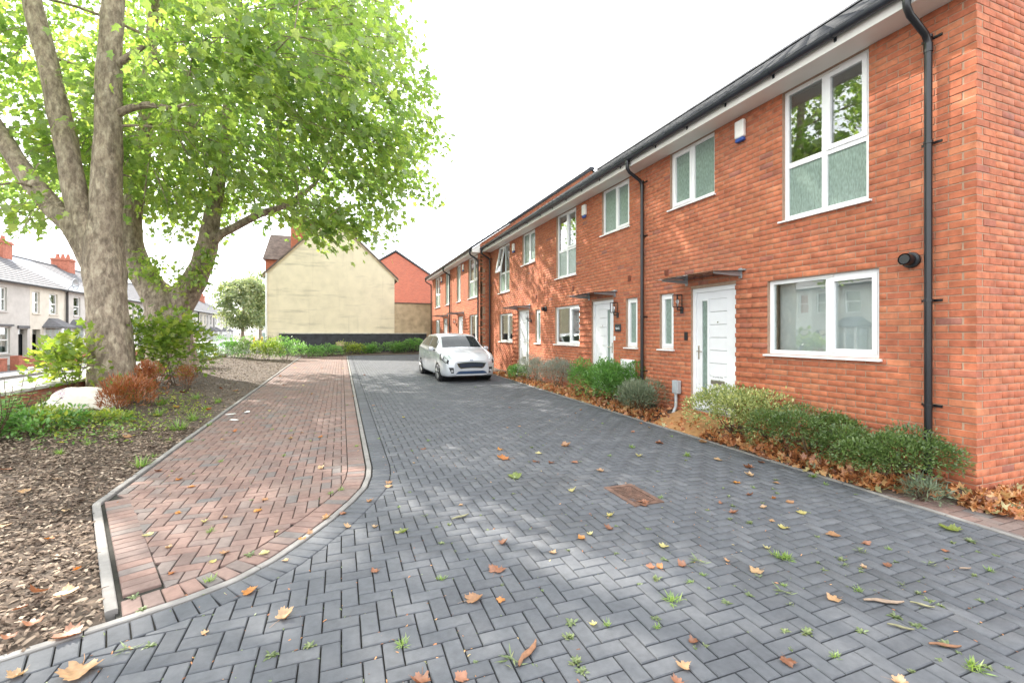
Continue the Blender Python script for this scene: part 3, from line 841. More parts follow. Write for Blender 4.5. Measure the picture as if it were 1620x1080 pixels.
PITCH = R(35)
def roof(par, X, a, b, half, z=EAVE, verge=()):
    """front and rear slope with tiles; X the facade, ridge parallel to it"""
    ex = X - OVH - .02; ez = z + .165; rx = X + half; rz = ez + (rx - ex) * math.tan(PITCH)
    bx_ = rx + (rx - ex)
    va = a - (.06 if 'a' in verge else 0); vb = b + (.06 if 'b' in verge else 0)
    mb = MB()
    mb.add([(ex, va, ez), (rx, va, rz), (rx, vb, rz), (ex, vb, ez), (bx_, va, ez), (bx_, vb, ez),
            (ex, va, ez - .03), (rx, va, rz - .05), (rx, vb, rz - .05), (ex, vb, ez - .03), (bx_, va, ez - .03), (bx_, vb, ez - .03)],
           [(0, 1, 2, 3), (1, 4, 5, 2), (6, 9, 8, 7), (7, 8, 11, 10), (0, 3, 9, 6), (4, 10, 11, 5), (0, 6, 7, 1), (1, 7, 10, 4), (3, 2, 8, 9), (2, 5, 11, 8)])
    rf = mb.build('roof', 'roof_under', par)
    # tiles: each a thin slab resting on the one below
    g, wd = .28, .33; L = (rx - ex) / math.cos(PITCH); n = int(L / g); V, FC = [], []; k0 = 0
    cs, sn = math.cos(PITCH), math.sin(PITCH)
    for r in range(n + 1):
        y = va + (0 if r % 2 else -wd / 2)
        while y < vb:
            y0, y1 = max(y, va) + .002, min(y + wd, vb) - .002; y += wd
            if y1 - y0 < .03: continue
            s0 = r * g - .03; s1 = min(s0 + g + .06, L); lift = random.gauss(0, .002)
            if s1 - s0 < .06: continue
            for (s, h) in ((s0, .034 + lift), (s1, .014 + lift)):
                for yy in (y0, y1):
                    for dh in (0, .014):
                        V.append((ex + s * cs - (h + dh) * sn, yy, ez + s * sn + (h + dh) * cs))
            FC += [tuple(k0 + i for i in f) for f in ((1, 3, 7, 5), (0, 2, 3, 1), (0, 1, 5, 4), (2, 6, 7, 3), (4, 5, 7, 6))]; k0 += 8
    mass('roof_tiles', np.array(V), np.array(FC), 'slate', rf, kind='stuff')
    y = va
    while y < vb - .05:
        y1 = min(y + .45, vb)
        mb = MB(); pts = [(rx + .15 * math.cos(t), rz + .0 + .11 * math.sin(t)) for t in [math.pi * k / 8 for k in range(9)]]
        mb.prism(pts, y + .003, y1 - .003, axis=1); mb.build('ridge_tile', 'slate', rf); y = y1
    # stepped dry verge on gable edges
    for s, yv in (('a', va), ('b', vb)):
        if s not in verge: continue
        for r in range(n):
            s0 = r * g; s1 = s0 + g + .05; yo, yi = (yv - .03, yv + .1) if s == 'a' else (yv - .1, yv + .03)
            vs = []
            for (q, h) in ((s0, .058), (s1, .04)):
                for yy in (yo, yi):
                    for dh in (-.055, 0): vs.append((ex + q * cs - (h + dh) * sn, yy, ez + q * sn + (h + dh) * cs))
            MB().add(vs, [(1, 3, 7, 5), (0, 2, 3, 1), (0, 1, 5, 4), (2, 6, 7, 3), (4, 5, 7, 6), (0, 4, 6, 2)]).build('verge_cap', 'slate', rf)
    return rf, (ex, ez, rx, rz)

GLIFT = .385           # the gable runs up to the underside of the roof
def brick_house(name, label, X, u0, u1, win, nobj, gable=None, half=5.2, group=None, seed=1, pipes=(), verge=(), corner=False, panel=None):
    h = empty(name, (X, (u0 + u1) / 2, FLOOR), label, 'house', group)
    T = lambda u, d, z: (X - d, u, z)
    ops = [w[:4] for w in win['windows']] + [win['door'][:4]]
    wl_ = wall_slab('front_wall', T, u0 + (.010 if corner else 0), u1, -.2, EAVE + .005, ops, 'mortar', h)
    bricks = []; z0 = FLOOR - 4 * CH; n = int(round((EAVE - z0) / CH))
    for j in range(n):
        z = z0 + j * CH + .005; cuts = [(o[0], o[1]) for o in ops if o[2] - .01 < z + .03 < o[3] + .01]
        st = u0 + (.1125 if (corner and j % 2) else 0) - .005
        for s0, e0 in subtract((st, u1), cuts):
            for s, e in course(s0 + .005, e0 - .005, 2.571 + (.1125 if j % 2 else 0)):
                pr = .022 if panel and panel[0] < (s + e) / 2 < panel[1] and z < 2.42 and j % 2 else 0.0
                bricks.append((s, e - s, z, pr))
    brickwork(wl_, bricks, T, R(90), False, nobj, seed=seed)
    rf, (ex, ez, rx, rz) = roof(h, X, u0, u1, half, verge=verge)
    for s, (ya, yb) in (('a', (u0 + .001, u0 + .1)), ('b', (u1 - .1, u1 - .001))):
        if s in verge: MB().prism([(X - OVH, EAVE + .012), (X - .003, EAVE + .012), (X - .003, EAVE + GLIFT - .02), (X - OVH, EAVE + .13)], ya, yb, axis=1).build('eaves_box', 'white_fascia', h)
    if gable is not None:
        T2 = lambda u, d, z: (u, gable - d, z)
        bx1 = 2 * rx - X
        mb = MB(T2); poly = [(X + .012, -.2), (bx1, -.2), (bx1, EAVE + GLIFT), (rx, EAVE + GLIFT + (rx - X) * math.tan(PITCH)), (X + .012, EAVE + GLIFT)]
        mb.prism(poly, -.006, -.22, axis=1)
        gw = mb.build('gable_wall', 'mortar', h)
        gb = []; j = 0; z = z0
        while z < rz - .12:
            zc = z + .005 + .065; ins = max(0, (zc - EAVE - GLIFT) / math.tan(PITCH))
            lo, hi = X + ins + (.1125 if j % 2 == 0 and zc < EAVE else 0), min(bx1 - ins, X + 6.5)
            for a, b in course(lo, hi, X + (.0 if j % 2 else .1125)): gb.append((a, b - a, z + .005, 0.0))
            z += CH; j += 1
        brickwork(gw, gb, T2, R(180), True, 100 if corner else 0, seed=seed + 50)
    # closed shell behind the front so rooms are rooms
    mb = MB(); D = 2 * half
    mb.box((X + 2.6, u0 + .02, .1), (X + 2.7, u1 - .02, EAVE)); mb.box((X + .23, u0 + .02, 2.62), (X + 2.6, u1 - .02, 2.78)); mb.box((X + .23, u0 + .02, .1), (X + 2.6, u1 - .02, .28)); mb.box((X + .23, u0 + .02, EAVE - .02), (X + D - .2, u1 - .02, EAVE + .02))
    mb.box((X + .23, u0 + .02, .28), (X + 2.6, u0 + .06, EAVE - .02)); mb.box((X + .23, u1 - .06, .28), (X + 2.6, u1 - .02, EAVE - .02))
    mb.build('room', 'room_wall', h)
    MB().box((X + D - .15, u0 + .01, -.2), (X + D, u1 - .01, EAVE)).build('rear_wall', 'brick_face', h)
    for w in win['windows']:
        window(h, T, *w[:4], kind=w[4], near=w[5], open_sash=(len(w) > 6 and w[6] == 'open'), blind=(w[6] if len(w) > 6 and w[6] != 'open' else None))
    a, b, c, e, hs = win['door']; front_door(h, T, a, b, c, e, hs, junk=win.get('junk', False))
    if 'canopy' in win: canopy(h, T, *win['canopy'])
    if 'lantern' in win: lantern(h, T, *win['lantern'])
    if 'alarm' in win: alarm_box(h, T, *win['alarm'])
    for v in win.get('vents', ()): air_brick(h, T, *v)
    for v in win.get('flues', ()): flue(h, T, *v)
    eaves(h, T, u0 - (.05 if corner else 0), u1)
    for p in pipes: downpipe(h, T, p)
    return h, T

HEAD, GSILL, TSILL, SSILL, DOORB = FLOOR + 28 * CH, FLOOR + 14 * CH, FLOOR + 39 * CH, FLOOR + 49 * CH, FLOOR + .0
TOP = EAVE - .002
H1, T1 = brick_house('end_terrace_house', 'red brick end terrace house with black downpipe at its corner and dark shrubs below', 5.82, 2.571, 7.75, dict(
    windows=[(3.44, 4.91, GSILL, HEAD, 'ground', 1, 'blind'), (3.55, 4.67, TSILL, TOP, 'tall', 1), (5.92, 7.01, SSILL, TOP, 'pair', -1), (6.92, 7.31, GSILL, HEAD, 'slim', 1)],
    door=(5.48, 6.46, DOORB, HEAD + .03, 1), junk=True, canopy=(5.28, 6.66, 2.62), lantern=(6.68, 2.08), alarm=(5.36, 4.78),
    vents=[(7.1, 2.82)], flues=[(3.11, 2.45)]), 200, gable=2.571, corner=True, pipes=(2.93, 7.77), verge=('a',), panel=(4.91, 5.48), seed=1)
H2, T2_ = brick_house('terrace_house', 'red brick mid terrace house with slate number plaque and white meter box', 5.82, 7.75, 12.85, dict(
    windows=[(10.50, 11.96, GSILL, HEAD, 'ground', 1), (10.70, 11.88, TSILL, TOP, 'tall', 1), (8.32, 9.42, SSILL, TOP, 'pair', 1), (8.03, 8.44, GSILL, HEAD, 'slim', 1)],
    door=(8.93, 9.89, DOORB, HEAD + .03, -1), canopy=(8.76, 10.1, 2.60), lantern=(8.74, 2.07), alarm=(10.2, 4.76),
    vents=[(8.3, 2.85), (10.84, 2.86)], flues=[(12.57, 2.40)]), 300, panel=(9.89, 10.50), seed=2)
H3, T3_ = brick_house('terrace_house', 'red brick terrace house behind the silver car, upper window tilted open', 5.82, 12.85, 18.06, dict(
    windows=[(15.46, 16.94, GSILL, HEAD, 'ground', 1), (15.79, 17.0, TSILL, TOP, 'tall', -1, 'open'), (13.42, 14.53, SSILL, TOP, 'pair', 1), (13.0, 13.39, GSILL, HEAD, 'slim', 1)],
    door=(13.92, 14.89, DOORB, HEAD + .03, -1), canopy=(13.75, 15.1, 2.58), lantern=(13.72, 2.07), alarm=(15.28, 4.72),
    vents=[(13.3, 2.83)]), 300, pipes=(17.95,), panel=(14.89, 15.46), seed=3)
B2A, T4_ = brick_house('terrace_house', 'red brick house standing slightly forward of the silver car\'s terrace, near half of pair', 5.42, 18.24, 23.62, dict(
    windows=[(18.5, 19.93, GSILL - .0, HEAD + .075, 'ground', 1), (18.62, 20.12, TSILL, TOP, 'tall', 1), (21.56, 22.34, TSILL, TOP, 'pair', 1)],
    door=(21.1, 22.05, DOORB, HEAD + .075, -1), canopy=(20.9, 22.3, 2.68), lantern=(22.4, 2.12), alarm=(20.95, 4.76)), 0, gable=18.24, half=5.3, verge=('a',), pipes=(18.32, 23.62), panel=(19.93, 21.1), seed=4)
B2B, T5_ = brick_house('terrace_house', 'red brick house beside the cream gable, far half of a pair', 5.42, 23.62, 29.0, dict(
    windows=[(26.4, 27.74, GSILL, HEAD + .075, 'ground', -1), (26.4, 27.9, TSILL, TOP, 'tall', -1), (23.92, 24.98, TSILL, TOP, 'pair', 1)],
    door=(24.53, 25.5, DOORB, HEAD + .075, 1), canopy=(24.3, 25.8, 2.68), lantern=(24.35, 2.12), alarm=(25.9, 4.76)), 0, half=5.3, verge=('b',), pipes=(28.9,), panel=(25.5, 26.4), seed=5)
# far end wall of the pair and of the first terrace
for hh, X, y in ((B2B, 5.42, 28.98), (H3, 5.82, 18.05)):
    rx = X + 5.25
    MB().prism([(X + .1, -.2), (2 * rx - X, -.2), (2 * rx - X, EAVE + .37), (rx, EAVE + .37 + (rx - X) * math.tan(PITCH)), (X + .1, EAVE + .37)], y - .2, y, axis=1).build('end_wall', 'brick_face', hh)
# small fittings
for par_, T, u, z, w, hh, d, mt, nm in ((H1, T1, 6.57, 1.61, .035, .075, .025, 'black_plastic', 'doorbell'), (H2, T2_, 8.86, 1.55, .025, .05, .02, 'upvc', 'doorbell')):
    MB(T).bevbox((u - w, 0, z - hh), (u + w, d, z + hh), .006).build(nm, mt, par_)
pl = MB(T2_).bevbox((8.61, 0, 1.70), (8.85, .015, 1.87), .01).build('number_plaque', 'dark_metal', H2)
mb = MB(T2_)
mb.tube([(8.80, .017, 1.80), (8.79, .017, 1.76), (8.765, .017, 1.755), (8.75, .017, 1.80), (8.735, .017, 1.76)], .006, 6); mb.tube([(8.72, .017, 1.77), (8.69, .017, 1.765), (8.65, .017, 1.768)], .008, 6); mb.tube([(8.70, .017, 1.79), (8.67, .017, 1.80)], .006, 6)
mb.build('plaque_marks', 'upvc', pl)
mbx = MB(T2_).bevbox((8.10, 0, .52), (8.57, .05, 1.10), .012).build('meter_box', 'upvc', H2)
MB(T2_).bevbox((8.14, .05, .56), (8.53, .062, 1.06), .006).build('meter_box_door', 'upvc', mbx)
mp = MB(T1); mp.bevbox((6.68, .02, .56), (6.83, .11, .80), .012); mpo = mp.build('cable_box', 'grey_plastic', H1)
MB(T1).tube([(6.76, .075, .57), (6.76, .075, .32), (6.76, .12, .24), (6.76, .16, .16)], .027, 12).build('cable_duct', 'grey_plastic', mpo, smooth='angle')

# ================================================================== CREAM GABLE HOUSE and things round it
simple('cream_render', (0.74, 0.655, 0.50), 0.9, var=0.06, scale=2.0, bump=0.2, bscale=30, stain=0.16, stain_scale=1.6)
m = MATS['cream_render']; n, l = m.node_tree.nodes, m.node_tree.links; b = n['Principled BSDF']     # weather streaks with their own shapes
src = b.inputs['Base Color'].links[0].from_socket
g_ = n.new('ShaderNodeNewGeometry')
for sc_, lo, hi, amt, dc in (((.35, .35, 3.2), .56, .74, .55, (.20, .175, .14, 1)), ((3.0, 3.0, .25), .60, .80, .35, (.26, .22, .17, 1))):
    mp_ = n.new('ShaderNodeMapping'); mp_.inputs['Scale'].default_value = sc_; l.new(g_.outputs['Position'], mp_.inputs[0])
    t_ = n.new('ShaderNodeTexNoise'); t_.inputs['Scale'].default_value = 1.0; t_.inputs['Detail'].default_value = 9; t_.inputs['Roughness'].default_value = .62; l.new(mp_.outputs[0], t_.inputs['Vector'])
    r_ = n.new('ShaderNodeMapRange'); r_.inputs[1].default_value = lo; r_.inputs[2].default_value = hi; r_.inputs[4].default_value = amt; l.new(t_.outputs[0], r_.inputs[0])
    x_ = n.new('ShaderNodeMix'); x_.data_type = 'RGBA'; l.new(r_.outputs[0], x_.inputs[0]); l.new(src, x_.inputs[6]); x_.inputs[7].default_value = dc; src = x_.outputs[2]
l.new(src, b.inputs['Base Color'])
simple('black_plinth', (0.035, 0.036, 0.045), 0.7, var=0.4, scale=3, bump=0.3, stain=0.2)
simple('old_tile', (0.13, 0.10, 0.085), 0.9, var=0.35, scale=5, bump=0.4, stain=0.3)
simple('clay_brick', (0.40, 0.13, 0.075), 0.9, var=0.2, scale=8)
simple('grey_stone', (0.45, 0.44, 0.42), 0.9, var=0.25, scale=5, bump=0.5, bscale=40, stain=0.5, stain_scale=2)
simple('brown_render', (0.50, 0.39, 0.265), 0.9, var=0.2, scale=2.5, stain=0.5, stain_scale=1.6)
# brick-patterned surface for far walls (bricks too small to tell apart)
m, n, l, b = nmat('far_brick')
g_ = n.new('ShaderNodeNewGeometry'); sx = n.new('ShaderNodeSeparateXYZ'); l.new(g_.outputs['Position'], sx.inputs[0])
ad = n.new('ShaderNodeMath'); ad.operation = 'ADD'; l.new(sx.outputs[0], ad.inputs[0]); l.new(sx.outputs[1], ad.inputs[1])
cb = n.new('ShaderNodeCombineXYZ'); l.new(ad.outputs[0], cb.inputs[0]); l.new(sx.outputs[2], cb.inputs[1])
bt = n.new('ShaderNodeTexBrick'); bt.inputs['Scale'].default_value = 1; bt.inputs['Brick Width'].default_value = .225; bt.inputs['Row Height'].default_value = .075; bt.inputs['Mortar Size'].default_value = .005
bt.inputs['Color1'].default_value = (.46, .13, .08, 1); bt.inputs['Color2'].default_value = (.36, .10, .065, 1); bt.inputs['Mortar'].default_value = (.40, .28, .22, 1)
l.new(cb.outputs[0], bt.inputs['Vector']); l.new(bt.outputs[0], b.inputs['Base Color']); b.inputs['Roughness'].default_value = .9
GY = 30.4
eL, eR, ap = onY(423, 431.5, GY), onY(624, 436, GY), onY(525, 341, GY)
low = onY(683, 481, GY)
ch = empty('gable_house', ((eL[0] + eR[0]) / 2, GY + 4, .3), 'old house with blank cream rendered gable wall above a black plinth', 'house')
ez_ = (eL[1] + eR[1]) / 2
T6 = lambda u, d, z: (u, GY - d, z)
pr = MB(T6).prism([(eL[0], -.3), (eR[0], -.3), (eR[0], ez_), (ap[0], ap[1] - .12), (eL[0], ez_)], 0, -9.0, axis=1).build('gable_wall', 'cream_render', ch)
sl = (ap[1] - ez_) / (ap[0] - eL[0]); sr_ = (ap[1] - ez_) / (eR[0] - ap[0])
for s, (ux, k) in (('L', (eL[0], sl)), ('R', (eR[0], sr_))):
    o_ = -.25 if s == 'L' else .25
    MB(T6).prism([(ux + o_, ez_ + o_ * (k if s == 'L' else -k)), (ap[0], ap[1]), (ap[0], ap[1] + .14), (ux + o_, ez_ + o_ * (k if s == 'L' else -k) + .14)], .06, -9.2, axis=1).build('roof', 'old_tile', ch)
    MB(T6).prism([(ux + o_, ez_ + o_ * (k if s == 'L' else -k) - .12), (ap[0], ap[1] - .12), (ap[0], ap[1] - .003), (ux + o_, ez_ + o_ * (k if s == 'L' else -k) - .003)], .04, .0, axis=1).build('bargeboard', 'brown_render', ch)
pz = onY(560, 528, GY)[1]
MB(T6).box((onY(442, 528, GY)[0], .003, -.2), (5.3, .10, pz)).build('plinth', 'black_plinth', ch)
MB(T6).box((onY(442, 528, GY)[0] - .03, .0, pz), (5.3, .13, pz + .05)).build('plinth_capping', 'grey_stone', ch)
MB(T6).bevbox((onY(532, 540, GY)[0], .10, .9), (onY(545, 540, GY)[0], .13, 1.15), .01).build('plinth_vent', 'brown_render', ch)
# front gablet with weathered tiles and brick stack behind the gable
c0, c1 = onY(416, 410, GY + 2.6), onY(458, 366, GY + 2.6)
gb_ = MB(); yb = GY + 2.6
gb_.add([(c0[0], yb - .2, c0[1]), (c1[0] + .5, yb - .2, c0[1]), (c1[0] + .5, yb + 1.5, c1[1]), (c0[0] + .25, yb + 1.5, c1[1]), (c0[0], yb + 3.2, c0[1]), (c1[0] + .5, yb + 3.2, c0[1])],
        [(0, 1, 2, 3), (3, 2, 5, 4), (0, 3, 4), (1, 5, 2), (0, 4, 5, 1)]).build('dormer_roof', 'old_tile', ch)
MB().box((c0[0] + .15, yb, 3.0), (c1[0] + .4, yb + 3.0, c0[1] - .004)).build('dormer_wall', 'clay_brick', ch)
k0_, k1_ = onY(460, 395, GY + 1.5), onY(494, 355, GY + 1.5)
st = MB(); st.box((k0_[0], GY + 1.5, 4.5), (k1_[0], GY + 2.5, k1_[1])); st.box((k0_[0] - .06, GY + 1.44, k1_[1]), (k1_[0] + .06, GY + 2.56, k1_[1] + .16)); stk = st.build('chimney', 'clay_brick', ch)
for q in (.35, .75):
    MB().lathe([(.13, 0), (.15, .05), (.11, .35), (.13, .4)], (k0_[0] + (k1_[0] - k0_[0]) * q, GY + 2, k1_[1] + .16), seg=14).build('chimney_pot', 'clay_brick', stk)
MB(T6).tube([(eL[0] - .05, .05, ez_ - .1), (eL[0] - .05, .05, .3)], .05, 8).build('drainpipe', 'upvc', ch)
# yard wall from the gable to the brick pair
yw = empty('yard_wall', (4.4, GY + .3, .3), 'tall stained brown rendered yard wall beside the cream gable', 'wall')
MB(T6).box((eR[0] + .003, -.02, -.2), (5.75, -.3, low[1])).build('wall_body', 'brown_render', yw)
MB(T6).box((eR[0] + .003, .02, low[1]), (5.75, -.34, low[1] + .06)).build('coping', 'old_tile', yw)
# red gable house further on
RY = 44.0
ra, rr = onY(626, 398, RY), onY(700, 449, RY)
rh = empty('gable_house', (ra[0], RY + 3, 0), 'plain red brick gable rising behind the brown yard wall', 'house')
half_ = rr[0] - ra[0]
T7 = lambda u, d, z: (u, RY - d, z)
MB(T7).prism([(ra[0] - half_, -.5), (ra[0] + half_, -.5), (ra[0] + half_, rr[1]), (ra[0], ra[1] - .1), (ra[0] - half_, rr[1])], 0, -9, axis=1).build('gable_wall', 'far_brick', rh)
for s in (-1, 1):
    MB(T7).prism([(ra[0] + s * (half_ + .3), rr[1] - .3 * (ra[1] - rr[1]) / half_), (ra[0], ra[1]), (ra[0], ra[1] + .16), (ra[0] + s * (half_ + .3), rr[1] + .16 - .3 * (ra[1] - rr[1]) / half_)], .12, -9.2, axis=1).build('roof', 'slate', rh)
# low rendered wall left of the gable, brick boundary wall and pillar
lw_ = empty('low_wall', (-5.4, 30.2, .3), 'cracked pale rendered low wall with dark coping beside the cream gable', 'wall')
wl0 = onY(357, 542, 30.2)
MB().box((wl0[0], 30.05, -.3), (eL[0] - .02, 30.3, wl0[1] - .05)).build('wall_body', 'grey_stone', lw_)
MB().box((wl0[0] - .05, 30.0, wl0[1] - .05), (eL[0] - .03, 30.35, wl0[1] + .02)).build('coping', 'black_plinth', lw_)
for k in range(4):
    x = wl0[0] + .35 + k * .5; pts = [(x, 30.046, wl0[1] - .06)]
    for q in range(5): pts.append((pts[-1][0] + random.uniform(-.14, .16), 30.046, pts[-1][2] - .14))
    MB().tube(pts, .018, 5).build('crack', 'black_plinth', lw_)
BWX = -5.72
bw = empty('boundary_wall', (BWX, 16, 0), 'low red brick boundary wall with pale coping beside the tree trunks', 'wall')
mb = MB(); mb.box((BWX - .09, -3, -.55), (BWX + .09, 26.0, .55)); core = mb.build('wall_core', 'mortar', bw)
bl = []
for j in range(14):
    z = -.5 + j * CH; u = -3 + (.1125 if j % 2 else 0)
    while u < 25.9: bl.append((u + .005, .215, z + .005, .0)); u += .225
Tb = lambda u, d, z: (BWX + .096 + d, u, z)
cenb = [k for k in bl if 8.0 < k[0] < 14 and k[2] > .05]
brickwork(core, bl, Tb, R(90), True, 0, mat='low_brick', seed=9)
cp_ = 0; y = -3.0
while y < 25.9:
    MB().bevbox((BWX - .14, y + .004, .553), (BWX + .14, min(y + .6, 26) - .004, .62), .012).build('coping_stone', 'grey_stone', bw); y += .6
pil = empty('gate_pillar', (BWX, 26.3, 0), 'short red brick pillar at the end of the boundary wall', 'pillar')
MB().box((BWX - .28, 26.02, -.4), (BWX + .28, 26.58, .60)).build('pillar_shaft', 'clay_brick', pil)
MB().bevbox((BWX - .33, 25.97, .603), (BWX + .33, 26.63, .69), .02).build('pillar_cap', 'grey_stone', pil)

# ================================================================== VICTORIAN TERRACE ACROSS THE ROAD
simple('cream_wall', (0.60, 0.56, 0.49), 0.9, var=0.08, scale=2, stain=0.22, stain_scale=1.3)
simple('white_wall', (0.66, 0.65, 0.62), 0.9, var=0.08, scale=2, stain=0.2, stain_scale=1.3)
simple('grey_wall', (0.50, 0.48, 0.46), 0.9, var=0.08, scale=2, stain=0.25, stain_scale=1.3)
simple('sash_white', (0.75, 0.75, 0.75), 0.4)
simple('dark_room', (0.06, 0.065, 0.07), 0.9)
simple('door_dark', (0.11, 0.10, 0.10), 0.5)
simple('terr_roof', (0.115, 0.115, 0.125), 0.75, var=0.3, scale=6, bump=0.3, stain=0.4, stain_scale=1.5)
simple('pale_roof', (0.30, 0.33, 0.38), 0.6, var=0.15, scale=6, bump=0.3)
simple('garden_brick', (0.36, 0.13, 0.085), 0.9, var=0.25, scale=7)
XT, TW = -19.3, 4.2
def terrace_house(y0, mirror, wallm, roofm, bay, chimney, label, ZB=-.27):
    h = empty('victorian_house', (XT, y0 + TW / 2, ZB), label, 'house', 'victorian terrace across the road')
    E = 5.0
    def T(u, d, z): return (XT + d, (y0 + TW - u) if mirror else (y0 + u), z)
    ops = [(.28, 1.06, 2.95 + .1, 4.5), (2.15, 3.15, 3.05, 4.5), (.25, 1.15, ZB, 1.95)] + ([] if bay else [(1.9, 3.5, .45, 2.1)])
    if not bay: ops = [(2.2, 3.2, 3.05, 4.5), (.25, 1.15, ZB, 1.95), (1.9, 3.5, .45, 2.1)]
    w_ = wall_slab('front_wall', T, 0.004, TW - .004, -.5, E, ops, wallm, h, d0=0, d1=-.25)
    for o in ops:
        a, b, c, e = o
        if c < 0:
            MB(T).box((a + .06, -.5, c), (b - .06, -.44, e - .35)).build('door', 'door_dark' if not mirror else 'sash_white', h)
            MB(T).box((a, -.24, e - .33), (b, -.2, e)).build('fanlight', 'glass', h); continue
        mb = MB(T); ring(mb, a, b, c, e, .07, -.16, -.09); mb.box((a + .07, -.15, (c + e) / 2 - .035), (b - .07, -.10, (c + e) / 2 + .035))
        wn_ = mb.build('window', 'sash_white', h)
        for z0_, z1_ in ((c + .07, (c + e) / 2 - .035), ((c + e) / 2 + .035, e - .07)): MB(T).box((a + .07, -.135, z0_), (b - .07, -.125, z1_)).build('pane', 'glass', wn_)
        MB(T).box((a - .06, -.09, c - .09), (b + .06, .07, c)).build('sill', wallm, wn_)
        MB(T).box((a, -.40, c), (b, -.38, e)).build('curtain', 'blind', wn_)
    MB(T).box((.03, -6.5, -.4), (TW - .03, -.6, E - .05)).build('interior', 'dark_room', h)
    # roof
    rx = -4.2; rz = 7.55
    mb = MB(T); mb.prism([(.28, E - .1), (rx, rz), (-8.6, E - .1), (-8.6, E - .2), (rx, rz - .12), (.28, E - .22)], -.001, TW + .001, axis=0) if False else None
    prof = [(.28, E - .10), (rx, rz), (-8.6, E - .1), (-8.6, E - .22), (rx, rz - .14), (.28, E - .22)]
    mb = MB(T); mb.add([(0.002, p[0], p[1]) for p in prof] + [(TW - .002, p[0], p[1]) for p in prof], [(i, (i + 1) % 6, 6 + (i + 1) % 6, 6 + i) for i in range(6)] + [(0, 1, 4, 5), (1, 2, 3, 4), (6, 11, 10, 7), (7, 10, 9, 8)])
    rf = mb.build('roof', roofm, h)
    MB(T).tube([(0.004, rx, rz + .02), (TW - .004, rx, rz + .02)], .12, 8).build('ridge', 'terr_roof', rf)
    L = math.hypot(.28 - rx, rz - E + .1); cs, sn = (.28 - rx) / L, (rz - E + .1) / L
    nr = 15
    for r in range(nr):
        s0 = L * r / nr; s1 = L * (r + 1) / nr + .03
        MB(T).add([(u, .28 - s * cs + h_ * sn, E - .1 + s * sn + h_ * cs) for u in (.01, TW - .01) for (s, h_) in ((s0, .045), (s1, .012), (s0, .004))], [(0, 3, 4, 1), (0, 2, 5, 3), (0, 1, 2), (3, 5, 4)]).build('slate_course', roofm, rf)
    MB(T).tube([(0.01, .33, E - .14), (TW - .01, .33, E - .14)], .06, 8).build('gutter', 'black_plastic', h)
    if bay:
        b0, b1, bd = 1.55, 3.75, .75; zt = 2.15
        pts = [(b0, 0), (b0 + .45, bd), (b1 - .45, bd), (b1, 0)]
        mb = MB(T); mb.prism([(p[0], p[1]) for p in pts], -.4, .45, axis=2); by_ = mb.build('bay_window', wallm, h)
        mb = MB(T); mb.prism([(p[0], p[1]) for p in pts], zt - .12, zt, axis=2); mb.build('bay_head', 'sash_white', by_)
        for p in pts + [((b0 + b1) / 2, bd)]:
            MB(T).box((p[0] - .06, max(p[1] - .1, 0), .45), (p[0] + .06, max(p[1], .05), zt - .12)).build('mullion', 'sash_white', by_)
        for p, q in zip(pts[:-1], pts[1:]):
            MB(T).add([(p[0], p[1] - .06, .45), (q[0], q[1] - .06, .45), (q[0], q[1] - .06, zt - .12), (p[0], p[1] - .06, zt - .12)], [(0, 1, 2, 3)]).build('pane', 'glass', by_)
            MB(T).add([(p[0], p[1] - .16, 1.55), (q[0], q[1] - .16, 1.55), (q[0], q[1] - .16, 1.61), (p[0], p[1] - .16, 1.61), (p[0], p[1] - .10, 1.55), (q[0], q[1] - .10, 1.55), (q[0], q[1] - .10, 1.61), (p[0], p[1] - .10, 1.61)],
                      [(0, 1, 2, 3), (4, 7, 6, 5), (0, 4, 5, 1), (3, 2, 6, 7)]).build('transom', 'sash_white', by_)
            MB(T).add([(p[0], p[1] - .3, .45), (q[0], q[1] - .3, .45), (q[0], q[1] - .3, zt - .2), (p[0], p[1] - .3, zt - .2)], [(0, 1, 2, 3)]).build('curtain', 'blind', by_)
        rp_ = [(b0 - .25, 0, zt), (b0 + .3, bd + .22, zt), (b1 - .3, bd + .22, zt), (b1 + .25, 0, zt), (b0 + .55, 0, zt + .62), (b1 - .55, 0, zt + .62)]
        rp_ += [(x, y_, zt - .08) for x, y_, z_ in rp_[:4]]
        MB(T).add(rp_, [(0, 1, 4), (1, 2, 5, 4), (2, 3, 5), (0, 6, 7, 1), (1, 7, 8, 2), (2, 8, 9, 3), (6, 9, 8, 7)]).build('bay_roof', 'terr_roof', by_)
    else:
        MB(T).box((1.75, 0, 2.12), (3.65, .12, 2.24)).build('lintel', 'terr_roof', h); MB(T).box((.15, 0, 2.0), (1.25, .1, 2.18)).build('lintel', 'terr_roof', h)
    if chimney:
        mb = MB(T); mb.box((TW - .55, rx - .35, 6.4), (TW + .45, rx + .9, 8.35)); mb.box((TW - .62, rx - .42, 8.13), (TW + .52, rx + .97, 8.27)); cs_ = mb.build('chimney', 'garden_brick', h)
        for k in range(3): MB(T).lathe([(.14, 0), (.16, .05), (.11, .3), (.14, .38)], (TW - .05, rx - .1 + k * .36, 8.35), seg=12).build('chimney_pot', 'garden_brick', cs_)
    MB(T).tube([(TW - .1, .08, E - .15), (TW - .1, .08, -.2)], .04, 8).build('drainpipe', 'black_plastic', h)
    return h
names = ['grey rendered terrace house, plain fronted with flat lintel over its window', 'cream terrace house with satellite dish and slate bay roof', 'pale terrace house with a light grey roof, partly behind the plane tree']
k = 0; y = 39.4 - 7 * TW
